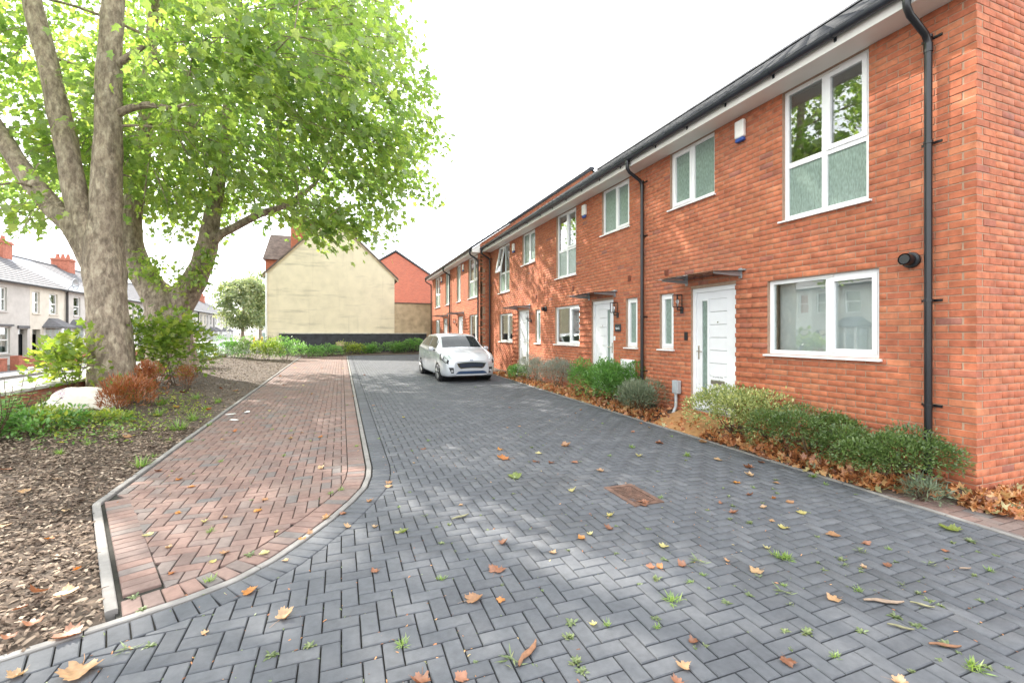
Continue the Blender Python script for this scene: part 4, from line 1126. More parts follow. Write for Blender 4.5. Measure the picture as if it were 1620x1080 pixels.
while y < 96:
    i = int(round((y - 39.4) / TW)); mir = (i % 2 == 1)
    lab = {-1: names[0], 0: names[1], 1: names[2]}.get(i)
    wm_ = ('cream_wall', 'white_wall', 'grey_wall')[(i * 2) % 3 if i != -1 else 2]
    if lab is None: lab = wm_.split('_')[0] + ' rendered bay fronted terrace house ' + ('with brick chimney ' if i % 2 == 1 else 'without chimney ') + ('far along the row' if i > 1 else 'across the road')
    terrace_house(y, mir, wm_, 'pale_roof' if i == 1 else 'terr_roof', i != -1, i % 2 == 1, lab)
    y += TW
# dish and aerial on the second house
sd = empty('satellite_dish', (XT + .3, 43.3, 4.8), 'grey satellite dish on the eaves of the cream terrace', 'satellite dish')
mb = MB(); mb.lathe([(.02, .0), (.22, .03), (.38, .10), (.45, .16), (.45, .175), (.37, .12), (.2, .05), (.02, .02)], (XT + .55, 43.3, 5.35), axis='X', seg=20); mb.build('dish', 'grey_metal', sd, smooth=True)
MB().tube([(XT + .1, 43.3, 4.7), (XT + .3, 43.3, 5.0), (XT + .52, 43.3, 5.3)], .025, 6).build('arm', 'grey_metal', sd); MB().tube([(XT + .6, 43.3, 5.15), (XT + .95, 43.3, 5.3)], .015, 6).build('feed', 'grey_metal', sd)
ae = empty('television_aerial', (XT - 4, 53.5, 8), 'thin rooftop television aerial behind the brick chimney stack', 'aerial')
MB().tube([(XT - 4.2, 53.5, 7.4), (XT - 4.2, 53.5, 9.7)], .025, 6).build('mast', 'grey_metal', ae)
mb = MB(); mb.tube([(XT - 4.2, 52, 9.6), (XT - 4.2, 53.8, 9.6)], .015, 6)
for q in range(6): mb.tube([(XT - 4.5, 52.1 + q * .28, 9.6), (XT - 3.9, 52.1 + q * .28, 9.6)], .01, 5)
mb.build('elements', 'grey_metal', ae)
# front garden walls, hedge, wheelie bins
for i in range(-6, 14):
    y0 = 39.4 + i * TW
    gw_ = empty('garden_wall', (-16.15, y0 + 2, -.25), 'low red brick front garden wall across the road', 'wall', 'front garden walls')
    MB().box((-16.26, y0 + 1.0, -.4), (-16.06, y0 + TW - .02, .34)).build('wall_body', 'garden_brick', gw_); MB().bevbox((-16.29, y0 + 1.0, .343), (-16.03, y0 + TW - .03, .40), .015).build('coping', 'garden_brick', gw_)
    MB().box((-16.34, y0 + .72, -.4), (-15.98, y0 + .997, .5)).build('gate_pier', 'garden_brick', gw_)
simple('bin_green', (0.03, 0.09, 0.05), 0.45); simple('bin_grey', (0.06, 0.065, 0.075), 0.45)
for x, y, mt, lb in ((-16.9, 41.3, 'bin_green', 'dark green wheelie bin behind the garden wall'), (-16.7, 42.2, 'bin_grey', 'dark grey wheelie bin beside the brick gate pier'), (-16.9, 38.6, 'bin_green', 'green wheelie bin by the plain fronted house')):
    wb = empty('wheelie_bin', (x, y, -.27), lb, 'bin')
    mb = MB(); mb.add([(x - .24, y - .24, -.2), (x + .24, y - .24, -.2), (x + .24, y + .24, -.2), (x - .24, y + .24, -.2), (x - .3, y - .3, .72), (x + .3, y - .3, .72), (x + .3, y + .3, .72), (x - .3, y + .3, .72)], [(0, 3, 2, 1), (4, 5, 6, 7), (0, 1, 5, 4), (1, 2, 6, 5), (2, 3, 7, 6), (3, 0, 4, 7)]); mb.build('body', mt, wb)
    MB().bevbox((x - .33, y - .33, .725), (x + .33, y + .33, .80), .03).build('lid', mt, wb)
    for s in (-1, 1): MB().lathe([(.1, -.03), (.1, .03)], (x - .26, y + s * .2, -.17), axis='Y', seg=12).build('wheel', 'black_plastic', wb)
# closing buildings at the far end of the street
for x0, x1, y0, hgt, mt, lb in ((-18.0, -10.5, 118, 5.0, 'white_wall', 'white rendered house closing the far end of the street'), (-10, -2, 135, 5.5, 'cream_wall', 'pale distant house behind the street trees')):
    fh = empty('distant_house', ((x0 + x1) / 2, y0, -.3), lb, 'house')
    MB().box((x0, y0, -.5), (x1, y0 + 8, hgt)).build('wall', mt, fh)
    MB().add([(x0 - .3, y0 - .3, hgt), (x1 + .3, y0 - .3, hgt), (x1 + .3, y0 + 4, hgt + 2.4), (x0 - .3, y0 + 4, hgt + 2.4), (x0 - .3, y0 + 8.3, hgt), (x1 + .3, y0 + 8.3, hgt)], [(0, 1, 2, 3), (3, 2, 5, 4), (0, 3, 4), (1, 5, 2), (0, 4, 5, 1)]).build('roof', 'terr_roof', fh)
    for q in (.2, .5, .8):
        for z in (.8, 3.2):
            cx = x0 + (x1 - x0) * q; wf = MB().box((cx - .6, y0 - .06, z), (cx + .6, y0 - .003, z + 1.2)).build('window', 'sash_white', fh)
            MB().box((cx - .52, y0 - .075, z + .08), (cx + .52, y0 - .062, z + 1.12)).build('pane', 'obscured_glass', wf)
#NEXT2

# ================================================================== TREES
BARK = [(0, (0.17, 0.145, 0.115)), (1, (0.30, 0.26, 0.20))]
m, n, l, b = nmat('plane_bark')
g_ = n.new('ShaderNodeNewGeometry')
mp_ = n.new('ShaderNodeMapping'); mp_.inputs['Scale'].default_value = (1, 1, .45); l.new(g_.outputs['Position'], mp_.inputs[0])
vo = n.new('ShaderNodeTexVoronoi'); vo.inputs['Scale'].default_value = 9; no_w = n.new('ShaderNodeTexNoise'); no_w.inputs['Scale'].default_value = 6; l.new(mp_.outputs[0], no_w.inputs['Vector']); wv = n.new('ShaderNodeVectorMath'); wv.operation = 'MULTIPLY_ADD'; wv.inputs[1].default_value = (.35, .35, .35); l.new(no_w.outputs['Color'], wv.inputs[0]); l.new(mp_.outputs[0], wv.inputs[2]); l.new(wv.outputs[0], vo.inputs['Vector'])
no = n.new('ShaderNodeTexNoise'); no.inputs['Scale'].default_value = 10; no.inputs['Detail'].default_value = 10; no.inputs['Roughness'].default_value = .7; l.new(mp_.outputs[0], no.inputs['Vector'])
rp = n.new('ShaderNodeValToRGB'); l.new(no.outputs[0], rp.inputs[0])
e = rp.color_ramp.elements; e.new(.5); e.new(.6)
for k_, (p, c) in enumerate([(.34, (.17, .13, .098)), (.46, (.30, .235, .18)), (.55, (.42, .345, .265)), (.68, (.58, .50, .39))]): e[k_].position = p; e[k_].color = (*c, 1)
mxb = n.new('ShaderNodeMix'); mxb.data_type = 'RGBA'; mxb.blend_type = 'MULTIPLY'; mxb.inputs[0].default_value = .38; l.new(rp.outputs[0], mxb.inputs[6]); sv = n.new('ShaderNodeSeparateColor'); l.new(vo.outputs['Color'], sv.inputs[0]); l.new(sv.outputs[0], mxb.inputs[7])
l.new(mxb.outputs[2], b.inputs['Base Color']); b.inputs['Roughness'].default_value = .9
bp = n.new('ShaderNodeBump'); bp.inputs['Strength'].default_value = .8; bp.inputs['Distance'].default_value = .04; l.new(no.outputs[0], bp.inputs['Height']); l.new(bp.outputs[0], b.inputs['Normal'])
leaf_mat('plane_leaf', [(0, (0.105, 0.174, 0.050)), (.35, (0.176, 0.262, 0.061)), (.65, (0.259, 0.336, 0.072)), (.9, (0.330, 0.385, 0.088)), (.985, (0.440, 0.396, 0.088)), (1.0, (0.528, 0.231, 0.066))], transl=.6, rough=.4)

def spline(pts, n=6):
    """Catmull-Rom through (Vector, radius)"""
    P = [p for p, r in pts]; Rr = [r for p, r in pts]; out = []
    for i in range(len(P) - 1):
        a, b_, c, d = P[max(i - 1, 0)], P[i], P[i + 1], P[min(i + 2, len(P) - 1)]
        for k_ in range(n):
            t = k_ / n
            q = .5 * ((2 * b_) + (c - a) * t + (2 * a - 5 * b_ + 4 * c - d) * t * t + (3 * b_ - a - 3 * c + d) * t ** 3)
            out.append((q, Rr[i] + (Rr[i + 1] - Rr[i]) * t))
    out.append((P[-1], Rr[-1])); return out
def limb(name, pts, par, sides=14, wob=.0, mat='plane_bark', rough=.06):
    sp = spline(pts); mb = MB()
    mb.tube([p for p, r in sp], [r for p, r in sp], sides)
    # knobbly surface
    vs = []
    for i, p in enumerate(mb.v):
        ring_i = min(i // sides, len(sp) - 1); c, r = sp[ring_i]
        f = 1 + rough * (math.sin(p[2] * 3.1 + i % sides * 1.7) + math.sin(p[2] * 7.3 + (i % sides) * 2.9) * .6)
        vs.append(tuple(c + (Vector(p) - c) * f))
    mb.v = vs
    return mb.build(name, mat, par, smooth=True)
def leaves(name, clusters, par, mat='plane_leaf', size=.205, per=11, droop=.6, seed=5, spread=.55, tone_bias=0.0, tmpl='plane'):
    """clusters: (centre, outward dir, tone). a spray of leaves along a short drooping twig at each"""
    rg = np.random.default_rng(seed)
    C = np.array([c for c, d, t in clusters]); D = np.array([d for c, d, t in clusters]); TN = np.array([t for c, d, t in clusters])
    n_ = len(C); k_ = per
    s = rg.uniform(-.5, .5, (n_, k_)) * spread * 1.5
    pos = C[:, None, :] + D[:, None, :] * s[..., None] + rg.normal(0, spread * .33, (n_, k_, 3))
    pos[..., 2] -= droop * np.maximum(0, s) ** 2
    pos = pos.reshape(-1, 3); N = len(pos)
    yaw = np.repeat(np.arctan2(D[:, 1], D[:, 0]) - np.pi / 2, k_) + rg.normal(0, 1.0, N)
    pitch = rg.normal(-.8, .5, N); roll = rg.normal(0, .55, N)
    M = rotmats(yaw, pitch, roll)
    sz = size * rg.uniform(.55, 1.2, N)
    tv, tf = (PLV, PLF) if tmpl == 'plane' else ((OVV, OVF) if tmpl == 'oval' else (NVV, NVF))
    V, FC = scatter(pos, M, sz, tv, tf)
    tone = np.repeat(np.clip(np.repeat(TN, k_) + rg.normal(0, .07, N) + tone_bias, 0, .66), len(tv))
    return mass(name, V, FC, mat, par, tone=tone, kind='stuff')
def twig_mesh(name, clusters, par, frac=.5, seed=3):
    rg = random.Random(seed); mb = MB()
    for c, d, t in clusters:
        if rg.random() > frac: continue
        c = Vector(c); d = Vector(d); s = d.cross(Vector((0, 0, 1))) * rg.uniform(-.2, .2)
        mb.tube([c - d * .7 + s + Vector((0, 0, -.05)), c, c + d * .35 - Vector((0, 0, .12))], [.012, .008, .003], 3, cap=False)
    return mb.build(name, 'plane_bark', par, kind='stuff', recalc=False)
def blob_clusters(blobs, dens, rg, centre):
    out = []
    for (c, r) in blobs:
        n_ = max(6, int(dens * r ** 2)); tb = rg.uniform(-.08, .12)
        for _ in range(n_):
            v = rg.normal(size=3); v /= np.linalg.norm(v); rad = r * rg.uniform(.25, 1.0) ** .5
            p = np.array(c) + v * rad * np.array([1, 1, .78])
            dr = p - np.array(centre); dr[2] *= .3; dr += v * 1.2; dr /= np.linalg.norm(dr)
            dr[2] -= .25; dr /= np.linalg.norm(dr)
            out.append((p, dr, .20 + tb + rg.uniform(-.15, .2)))
    return out
def ellipsoid_blobs(c, rad, n_, rg, rmin, rmax, zmin, ok=None):
    out = []; tries = 0
    while len(out) < n_ and tries < 6000:
        tries += 1
        v = rg.normal(size=3); v /= np.linalg.norm(v); q = rg.uniform(.25, 1.0) ** .45
        p = np.array(c) + v * q * np.array(rad)
        if p[2] < zmin: continue
        r = rg.uniform(rmin, rmax)
        if any(np.linalg.norm(p - o[0]) < .62 * (r + o[1]) for o in out): continue
        if ok and not ok(p, r): continue
        out.append((p, r))
    return out
def branches(par, blobs, leaders, rg, mat='plane_bark'):
    """limbs fork outwards: each foliage mass hangs on the nearest limb or on a mass already carried"""
    nodes = [(p, r, 0) for p, r in leaders]
    todo = sorted(((min((q[0] - Vector(c)).length for q in leaders), i) for i, (c, r) in enumerate(blobs)))
    for _, i in todo:
        c = Vector(blobs[i][0])
        best = min(nodes, key=lambda q: (q[0] - c).length * (1 + .04 * q[2]) + 1.2 * max(0, q[0].z - c.z - .4))
        a = best[0]; L = (c - a).length; lev = best[2] + 1
        r0 = max(.012, min(best[1] * .5, .022 + .008 * L, .07 / lev + .01)); r1 = max(.008, r0 * .45)
        nodes.append((c, r1 * 1.6, lev))
        if L < .3: continue
        mid = a + (c - a) * .5 + Vector((rg.uniform(-.12, .12) * L, rg.uniform(-.12, .12) * L, .08 * L))
        limb('branch', [(a, r0), (mid, (r0 + r1) / 2), (c, r1)], par, sides=6, rough=.1)

rg = np.random.default_rng(21)
D1 = 10.85
A = lambda px, py, r, z=D1: (atdepth(px, py, z), r)
t1 = empty('plane_tree', (onground(178, 622)[0], onground(178, 622)[1], .15), 'large plane tree with three bare limbs and thick trunk beside the white rock', 'tree')
limb('trunk', [A(180, 652, .70), A(179, 625, .54), A(178, 596, .46), A(175, 545, .42), A(170, 490, .395), A(166, 430, .40), A(164, 385, .37), A(168, 340, .31), A(169, 280, .29), A(172, 200, .265), A(172, 120, .245), A(177, 40, .22), A(184, -70, .19), A(195, -220, .16), A(200, -400, .1)], t1, sides=22, rough=.045)
limb('limb', [A(152, 425, .26), A(138, 365, .27), A(122, 315, .24), A(107, 240, .23), A(92, 170, .215), A(73, 90, .2), A(55, 20, .19), A(40, -70, .16), A(30, -220, .1)], t1, sides=16)
limb('limb', [A(150, 420, .26), A(118, 362, .25), A(90, 335, .22), A(58, 298, .205), A(24, 250, .19), A(-8, 200, .175), A(-60, 110, .14), A(-110, -20, .09)], t1, sides=16)
limb('limb', [A(176, 185, .10), A(205, 172, .085), A(240, 166, .075), A(275, 172, .06), A(300, 165, .04), A(340, 172, .02)], t1, sides=8)
limb('limb', [A(172, 110, .09), A(200, 92, .08), A(235, 66, .07), A(262, 50, .05), A(300, 40, .03)], t1, sides=8)
lead1 = []
for px, py, r in ((170, 280, .31), (172, 200, .28), (172, 120, .26), (177, 40, .23), (184, -70, .2), (195, -220, .16), (200, -400, .1), (107, 240, .2), (92, 170, .2), (73, 90, .2), (55, 20, .18), (40, -70, .15), (58, 298, .2), (24, 250, .18), (-8, 200, .17), (-60, 110, .13)):
    lead1.append((atdepth(px, py, D1), r))
def limit_right(p, r):
    # keep each foliage mass clear of the houses and inside the crown's real spread over the path
    z = p[0] * SY + p[1] * CY; x = CX + F * (p[0] * CY - p[1] * SY) / max(z, .1)
    y = HY - F * (p[2] - EZ) / max(z, .1); e = F * (r + .15) / max(z, .1)
    lim = 640 + (min(max(y, 0), 120)) * .62 if y < 120 else (718 if y < 260 else 700)
    if y < 0: lim = 640 + y * .25
    if z < D1 + .8 and -80 - e < x < 215 + e and y > -30 - e: return False      # nothing hangs in front of the bare limbs
    return z > 2.5 and x + e < max(lim, 420) and p[0] + r < 3.6
b1 = ellipsoid_blobs((-4.4, 13.0, 11.2), (7.8, 8.0, 6.2), 95, rg, .95, 1.8, 5.6, limit_right)
low1 = [(atdepth(px, py, z), r) for px, py, z, r in ((25, 345, 9.6, .4), (40, 250, 12.6, 1.0), (150, 250, 12.6, 1.2), (-30, 300, 9.5, .8), (300, 210, 11.0, 1.1), (380, 250, 11.5, 1.1), (440, 190, 10.5, 1.1), (265, 70, 9.0, .8),
        (330, 60, 8.2, .9), (430, 90, 8.6, 1.0), (520, 150, 10.5, 1.2), (470, 290, 11.8, .9), (530, 335, 12.0, .65), (480, 350, 12.0, .5), (545, 355, 12.4, .45), (515, 362, 12.2, .35), (590, 290, 12.6, .85), (575, 372, 12.6, .36), (620, 240, 13.0, .9), (300, 120, 8.6, .8), (560, 60, 10.5, 1.1), (610, 330, 13.2, .5), (560, 230, 12.2, 1.0), (630, 130, 12.6, 1.0))]
low1 = [(np.array(p), r) for p, r in low1]
cl1 = blob_clusters(b1, 15, rg, (-4.6, 13.2, 9)) + blob_clusters(low1, 28, rg, (-4.6, 13.2, 9))
branches(t1, b1 + low1, lead1, random.Random(4))
leaves('crown', cl1, t1, seed=31)
twig_mesh('twigs', cl1, t1, .45)

D2 = 15.0
A2 = lambda px, py, r, z=D2: (atdepth(px, py, z), r)
t2 = empty('plane_tree', (onground(272, 580)[0], onground(272, 580)[1], .2), 'plane tree dividing low into a wide fork with leafy shoots, behind the thick trunk', 'tree')
limb('trunk', [A2(272, 612, .9), A2(271, 585, .74), A2(270, 550, .66), A2(268, 515, .62), A2(262, 485, .58), A2(240, 455, .42), A2(221, 425, .37), A2(208, 388, .33), A2(207, 350, .30), A2(216, 300, .27), A2(226, 240, .23), A2(233, 160, .2), A2(240, 60, .16), A2(250, -80, .1)], t2, sides=20, rough=.05)
limb('limb', [A2(276, 500, .40), A2(292, 468, .40), A2(312, 435, .35), A2(325, 400, .31), A2(333, 360, .26), A2(343, 300, .21), A2(354, 230, .18), A2(366, 130, .14), A2(380, 10, .09)], t2, sides=16)
limb('limb', [A2(327, 398, .17), A2(345, 374, .15), A2(368, 361, .13), A2(408, 340, .115), A2(456, 322, .09), A2(500, 290, .06)], t2, sides=10)
lead2 = [(atdepth(px, py, D2), r) for px, py, r in ((207, 350, .3), (216, 300, .27), (226, 240, .23), (233, 160, .2), (240, 60, .16), (250, -80, .1), (333, 360, .26), (343, 300, .21), (354, 230, .18), (366, 130, .14), (380, 10, .09), (408, 340, .11), (456, 322, .09), (500, 290, .06))]
b2 = ellipsoid_blobs((-3.6, 19.6, 11.0), (7.6, 7.0, 6.4), 60, rg, 1.1, 2.0, 6.0, limit_right)
low2 = [(np.array(atdepth(px, py, z)), r) for px, py, z, r in ((245, 300, 15.2, .7), (360, 325, 15.4, .55), (330, 290, 14.4, .9), (410, 300, 15.4, .9), (290, 320, 15.6, .5), (100, 300, 16.5, 1.0), (20, 290, 16.5, 1.2), (640, 290, 16.5, .8), (668, 300, 16.0, .55), (650, 210, 16.0, 1.0), (605, 350, 15.5, .5), (560, 345, 14.8, .6), (510, 340, 14.2, .6), (690, 215, 15.6, .6), (60, 350, 15.0, .45))]
cl2 = blob_clusters(b2, 14, rg, (-4, 19, 9)) + blob_clusters(low2, 28, rg, (-4, 19, 9))
branches(t2, b2 + low2, lead2, random.Random(5))
leaves('crown', cl2, t2, seed=32, size=.21)
twig_mesh('twigs', cl2, t2, .35)
# shoots on the fork
sh = []
for px, py, r in ((235, 440, .45), (260, 428, .5), (225, 415, .4), (300, 440, .4), (315, 420, .45), (330, 400, .4), (322, 445, .3), (285, 455, .35)):
    sh.append((np.array(atdepth(px, py, D2 - .55)), r))
leaves('shoots', blob_clusters(sh, 60, rg, atdepth(275, 470, D2)), t2, seed=33, size=.15, per=7, spread=.28, tone_bias=.12)

# two street trees further along
leaf_mat('street_leaf', [(0, (0.10, 0.145, 0.065)), (.4, (0.17, 0.215, 0.09)), (.8, (0.27, 0.28, 0.12)), (1, (0.32, 0.30, 0.14))], transl=.5)
for px, z, top, w, lb in ((384, 57, 436, 40, 'round headed street tree between the terrace and the cream gable'), (412, 70, 425, 34, 'darker street tree close behind the cream gable')):
    base = atdepth(px, 547, z); st_ = empty('street_tree', base, lb, 'tree')
    ht = (547 - top) * z / F
    limb('trunk', [(base - Vector((0, 0, .6)), .28), (base + Vector((0, 0, ht * .25)), .2), (base + Vector((.1, 0, ht * .5)), .14), (base + Vector((0, .1, ht * .8)), .06)], st_, sides=8)
    cen = base + Vector((0, 0, ht * .62)); bl_ = []
    for q in range(80):
        v = rg.normal(size=3); v /= np.linalg.norm(v); f = rg.uniform(.45, 1) ** .5
        bl_.append((np.array(cen) + v * f * np.array([w * z / F * .9, w * z / F * .9, ht * .35]), rg.uniform(.45, .9)))
    leaves('crown', blob_clusters(bl_, 26, rg, cen), st_, mat='street_leaf', size=.30, per=10, spread=.7, seed=40 + px)

# ================================================================== SHRUBS AND PLANTS
leaf_mat('dark_green', [(0, (0.046, 0.086, 0.025)), (.4, (0.090, 0.149, 0.041)), (.8, (0.167, 0.236, 0.069)), (1, (0.253, 0.310, 0.103))], transl=.3)
leaf_mat('variegated', [(0, (0.083, 0.138, 0.041)), (.35, (0.206, 0.262, 0.083)), (.6, (0.469, 0.482, 0.193)), (1, (0.620, 0.620, 0.359))], transl=.3)
leaf_mat('fresh_green', [(0, (0.054, 0.134, 0.032)), (.4, (0.108, 0.233, 0.054)), (.8, (0.197, 0.340, 0.081)), (1, (0.305, 0.412, 0.108))], transl=.4)
leaf_mat('silver_green', [(0, (0.117, 0.143, 0.111)), (.5, (0.221, 0.247, 0.202)), (1, (0.351, 0.364, 0.286))], transl=.25)
leaf_mat('grey_green', [(0, (0.072, 0.111, 0.065)), (.5, (0.143, 0.182, 0.111)), (1, (0.286, 0.286, 0.182))], transl=.25)
leaf_mat('yellow_green', [(0, (0.078, 0.143, 0.026)), (.4, (0.169, 0.247, 0.039)), (.75, (0.338, 0.364, 0.065)), (1, (0.520, 0.442, 0.078))], transl=.45)
leaf_mat('dead_fern', [(0, (0.12, 0.04, 0.015)), (.5, (0.27, 0.09, 0.03)), (1, (0.40, 0.19, 0.08))], transl=.3)
leaf_mat('grass_blade', [(0, (0.075, 0.150, 0.027)), (.5, (0.150, 0.255, 0.045)), (1, (0.300, 0.360, 0.105))], transl=.4)
leaf_mat('weed_leaf', [(0, (0.07, 0.11, 0.045)), (.5, (0.13, 0.18, 0.07)), (.8, (0.20, 0.24, 0.10)), (1, (0.26, 0.24, 0.12))], transl=.35)
leaf_mat('purple_flower', [(0, (0.25, 0.08, 0.28)), (1, (0.45, 0.2, 0.48))], transl=.3)
simple('stem_brown', (0.10, 0.065, 0.04), 0.9, var=.3)
def shrub(name, label, cat, base, rad, n_, size, mat, tmpl='oval', seed=1, group=None, upright=0.0, lumps=7, stems=7, tone=.25):
    """a rounded bush: leaves on short shoots over several lumps, with woody stems"""
    rg_ = np.random.default_rng(seed); base = np.array(base, float)
    s = empty(name, tuple(base), label, cat, group)
    L = []
    for q in range(lumps):
        a = rg_.uniform(0, 2 * np.pi); f = rg_.uniform(.15, .75)
        L.append((base + np.array([math.cos(a) * rad[0] * f, math.sin(a) * rad[1] * f, rad[2] * rg_.uniform(.35, .72)]), rg_.uniform(.36, .58), rg_.uniform(-.08, .12)))
    pos, dr, tn = [], [], []
    for i in range(n_):
        c, r, tb = L[rg_.integers(lumps)]
        v = rg_.normal(size=3); v /= np.linalg.norm(v)
        if v[2] < -.45: v[2] = -v[2]
        f = r * rg_.uniform(.5, 1.0) ** .4 * (1 + (rg_.random() < .06) * .25)
        p = c + v * f * np.array(rad) * np.array([1, 1, 1.0])
        p[2] = max(p[2], base[2] + .015)
        pos.append(p); d = v + np.array([0, 0, upright]) ; dr.append(d / np.linalg.norm(d)); tn.append(tone + tb)
    pos, dr = np.array(pos), np.array(dr); N = len(pos)
    yaw = np.arctan2(dr[:, 1], dr[:, 0]) - np.pi / 2 + rg_.normal(0, .6, N); pitch = np.arcsin(np.clip(dr[:, 2], -1, 1)) * .8 + rg_.normal(0, .4, N); roll = rg_.normal(0, .5, N)
    tv, tf = {'oval': (OVV, OVF), 'needle': (NVV, NVF), 'plane': (PLV, PLF)}[tmpl]
    V, FC = scatter(pos, rotmats(yaw, pitch, roll), size * rg_.uniform(.6, 1.25, N), tv, tf)
    mass('foliage', V, FC, mat, s, tone=np.repeat(np.clip(np.array(tn) + rg_.normal(0, .08, N), 0, .65), len(tv)), kind='stuff')
    for q in range(stems):
        c = Vector(L[q % lumps][0]); b0 = Vector(base) + Vector((rg_.uniform(-.2, .2) * rad[0], rg_.uniform(-.2, .2) * rad[1], -.05))
        MB().tube([b0, b0.lerp(c, .5) + Vector((0, 0, .03)), c + Vector((0, 0, rad[2] * .25))], [.012, .008, .003], 5).build('stem', 'stem_brown', s)
    return s
def bz(x, y): return (x, y, bed_z(x, y) - .01)
shrub('euonymus_shrub', 'pale variegated yellow and green shrub beside the white front door', 'shrub', bz(5.40, 5.13), (.56, .95, .64), 6200, .05, 'variegated', seed=3, upright=.3, lumps=10)
shrub('box_shrub', 'dense dark green low shrub under the ground floor window', 'shrub', bz(5.42, 3.95), (.54, .72, .50), 9000, .036, 'dark_green', seed=4, upright=.4, lumps=10)
shrub('box_shrub', 'dense dark green low shrub at the foot of the corner downpipe', 'shrub', bz(5.45, 3.12), (.52, .62, .46), 8000, .036, 'dark_green', seed=5, upright=.4, lumps=10)
shrub('sprawling_plant', 'wispy grey green plant among dead leaves at the house corner', 'plant', bz(5.35, 2.78), (.30, .30, .22), 700, .07, 'grey_green', 'needle', seed=6, upright=.5, lumps=6)
shrub('lavender', 'grey green lavender between the sandy path and the downpipe', 'shrub', bz(5.45, 7.3), (.55, .72, .52), 4800, .09, 'grey_green', 'needle', seed=7, upright=.9, lumps=8)
shrub('hebe_shrub', 'bright green bushy shrub below the white meter box', 'shrub', bz(5.50, 8.15), (.56, .85, .84), 6500, .06, 'fresh_green', seed=8, upright=.3, lumps=11)
shrub('hebe_shrub', 'bright green bushy shrub in front of the second white door', 'shrub', bz(5.46, 9.25), (.52, .65, .72), 4500, .06, 'fresh_green', seed=9, upright=.3, lumps=9)
shrub('silver_shrub', 'silvery grey twiggy shrub under the two light window', 'shrub', bz(5.45, 11.0), (.52, .95, .72), 5200, .075, 'silver_green', 'needle', seed=10, upright=.8, lumps=10, tone=.3)
shrub('silver_shrub', 'silvery grey twiggy shrub beside the third white door', 'shrub', bz(5.40, 12.6), (.50, .85, .75), 4500, .075, 'silver_green', 'needle', seed=11, upright=.8, lumps=10, tone=.3)
shrub('green_shrub', 'small green shrub at the silver car end of the planting strip', 'shrub', bz(5.32, 13.6), (.40, .55, .42), 2200, .06, 'fresh_green', seed=12, lumps=6)

# round the trees and in the mulch
def mz(x, y): return (x, y, mulch_z(x, y) - .02)
def at(px, py): x, y, z = onground(px, py, .08); return x, y
def gshrub(name, label, cat, px, py, rad, n_, size, mat, tmpl='oval', **kw):
    x, y = at(px, py); return shrub(name, label, cat, mz(x, y), rad, n_, size, mat, tmpl, **kw)
gshrub('plane_sapling', 'leafy yellow green suckers on the road side of the thick trunk', 'shrub', 118, 630, (.75, .75, 1.25), 520, .16, 'yellow_green', 'plane', seed=20, lumps=12, tone=.3)
gshrub('plane_sapling', 'tall leafy bush of suckers between the two plane trunks', 'shrub', 262, 612, (1.15, 1.05, 1.8), 1500, .15, 'yellow_green', 'plane', seed=21, lumps=20, tone=.16)
gshrub('plane_sapling', 'low leafy suckers hugging the base of the thick trunk', 'shrub', 205, 640, (.35, .4, .55), 420, .11, 'fresh_green', 'plane', seed=22, lumps=7)
gshrub('dead_fern', 'rusty orange dead fern in front of the thick trunk', 'fern', 193, 655, (.45, .45, .62), 2200, .10, 'dead_fern', 'needle', seed=23, upright=1.2, lumps=7)
gshrub('dead_fern', 'rusty orange dead fern beside the tall leafy bush', 'fern', 238, 642, (.32, .35, .85), 1700, .10, 'dead_fern', 'needle', seed=24, upright=1.2, lumps=7)
gshrub('dead_fern', 'thin brown dead fern stalks at the edge of the mulch behind the bush', 'fern', 296, 618, (.25, .3, .6), 700, .09, 'dead_fern', 'needle', seed=25, upright=1.2, lumps=5)
gshrub('round_hedge', 'rounded hedge bush by the pillar end of the boundary wall', 'shrub', 318, 585, (.8, .8, .8), 1800, .09, 'dark_green', seed=26, lumps=9)
hx, hy = -17.2, 45.6
shrub('round_hedge', 'rounded yellow green garden hedge in front of the pale terrace', 'shrub', (hx, hy, -.27), (1.0, 1.4, 1.75), 2600, .12, 'yellow_green', seed=27, lumps=12)
# bank of shrubs in front of the black plinth
specs = [(372, 570, .9, 1.1, 'fresh_green', 'leafy bank shrub beside the brick pillar'), (398, 571, .9, 1.0, 'dark_green', 'dark bank shrub below the cracked low wall'), (424, 572, .8, 1.0, 'yellow_green', 'yellowish bank shrub at the corner of the cream gable'),
         (452, 570, .8, 1.1, 'fresh_green', 'tall leafy bank shrub at the end of the black plinth'), (486, 566, .9, .7, 'fresh_green', 'spreading green bank shrub below the plinth vent'), (520, 563, .9, .65, 'fresh_green', 'bright green bank shrub against the black plinth'),
         (556, 561, .9, .7, 'yellow_green', 'lime green bank shrub against the black plinth'), (592, 560, .9, .65, 'fresh_green', 'low green bank shrub under the plinth, by the lime one'), (626, 559, .8, .7, 'fresh_green', 'green bank shrub below the brown yard wall'), (655, 559, .7, .85, 'fresh_green', 'green bank shrub behind the silver car')]
for k, (px, py, w, h, mt, lb) in enumerate(specs):
    x, y, z = onground(px, py); y = min(y, 29.6); x = ray(px, py)[0] / ray(px, py)[1] * y
    shrub('bank_shrub', lb, 'shrub', (x, y, gz(y) - .05), (w, .6, h), 1500, .10, mt, seed=60 + k, lumps=8, tone=.3)
# planted strip of earth behind the paving
MB().add([(-5.5, 25.5, gz(25.5) + .01), (-2.2, 28.0, gz(28) + .0), (-2.2, 28.3, gz(28.3) + .02), (5.4, 28.75, gz(28.75) + .02), (5.4, 30.4, gz(30) + .12), (-5.5, 30.4, gz(30) + .12)], [(0, 1, 2, 3, 4, 5)]).build('bank', 'mulch_soil', kind='structure')

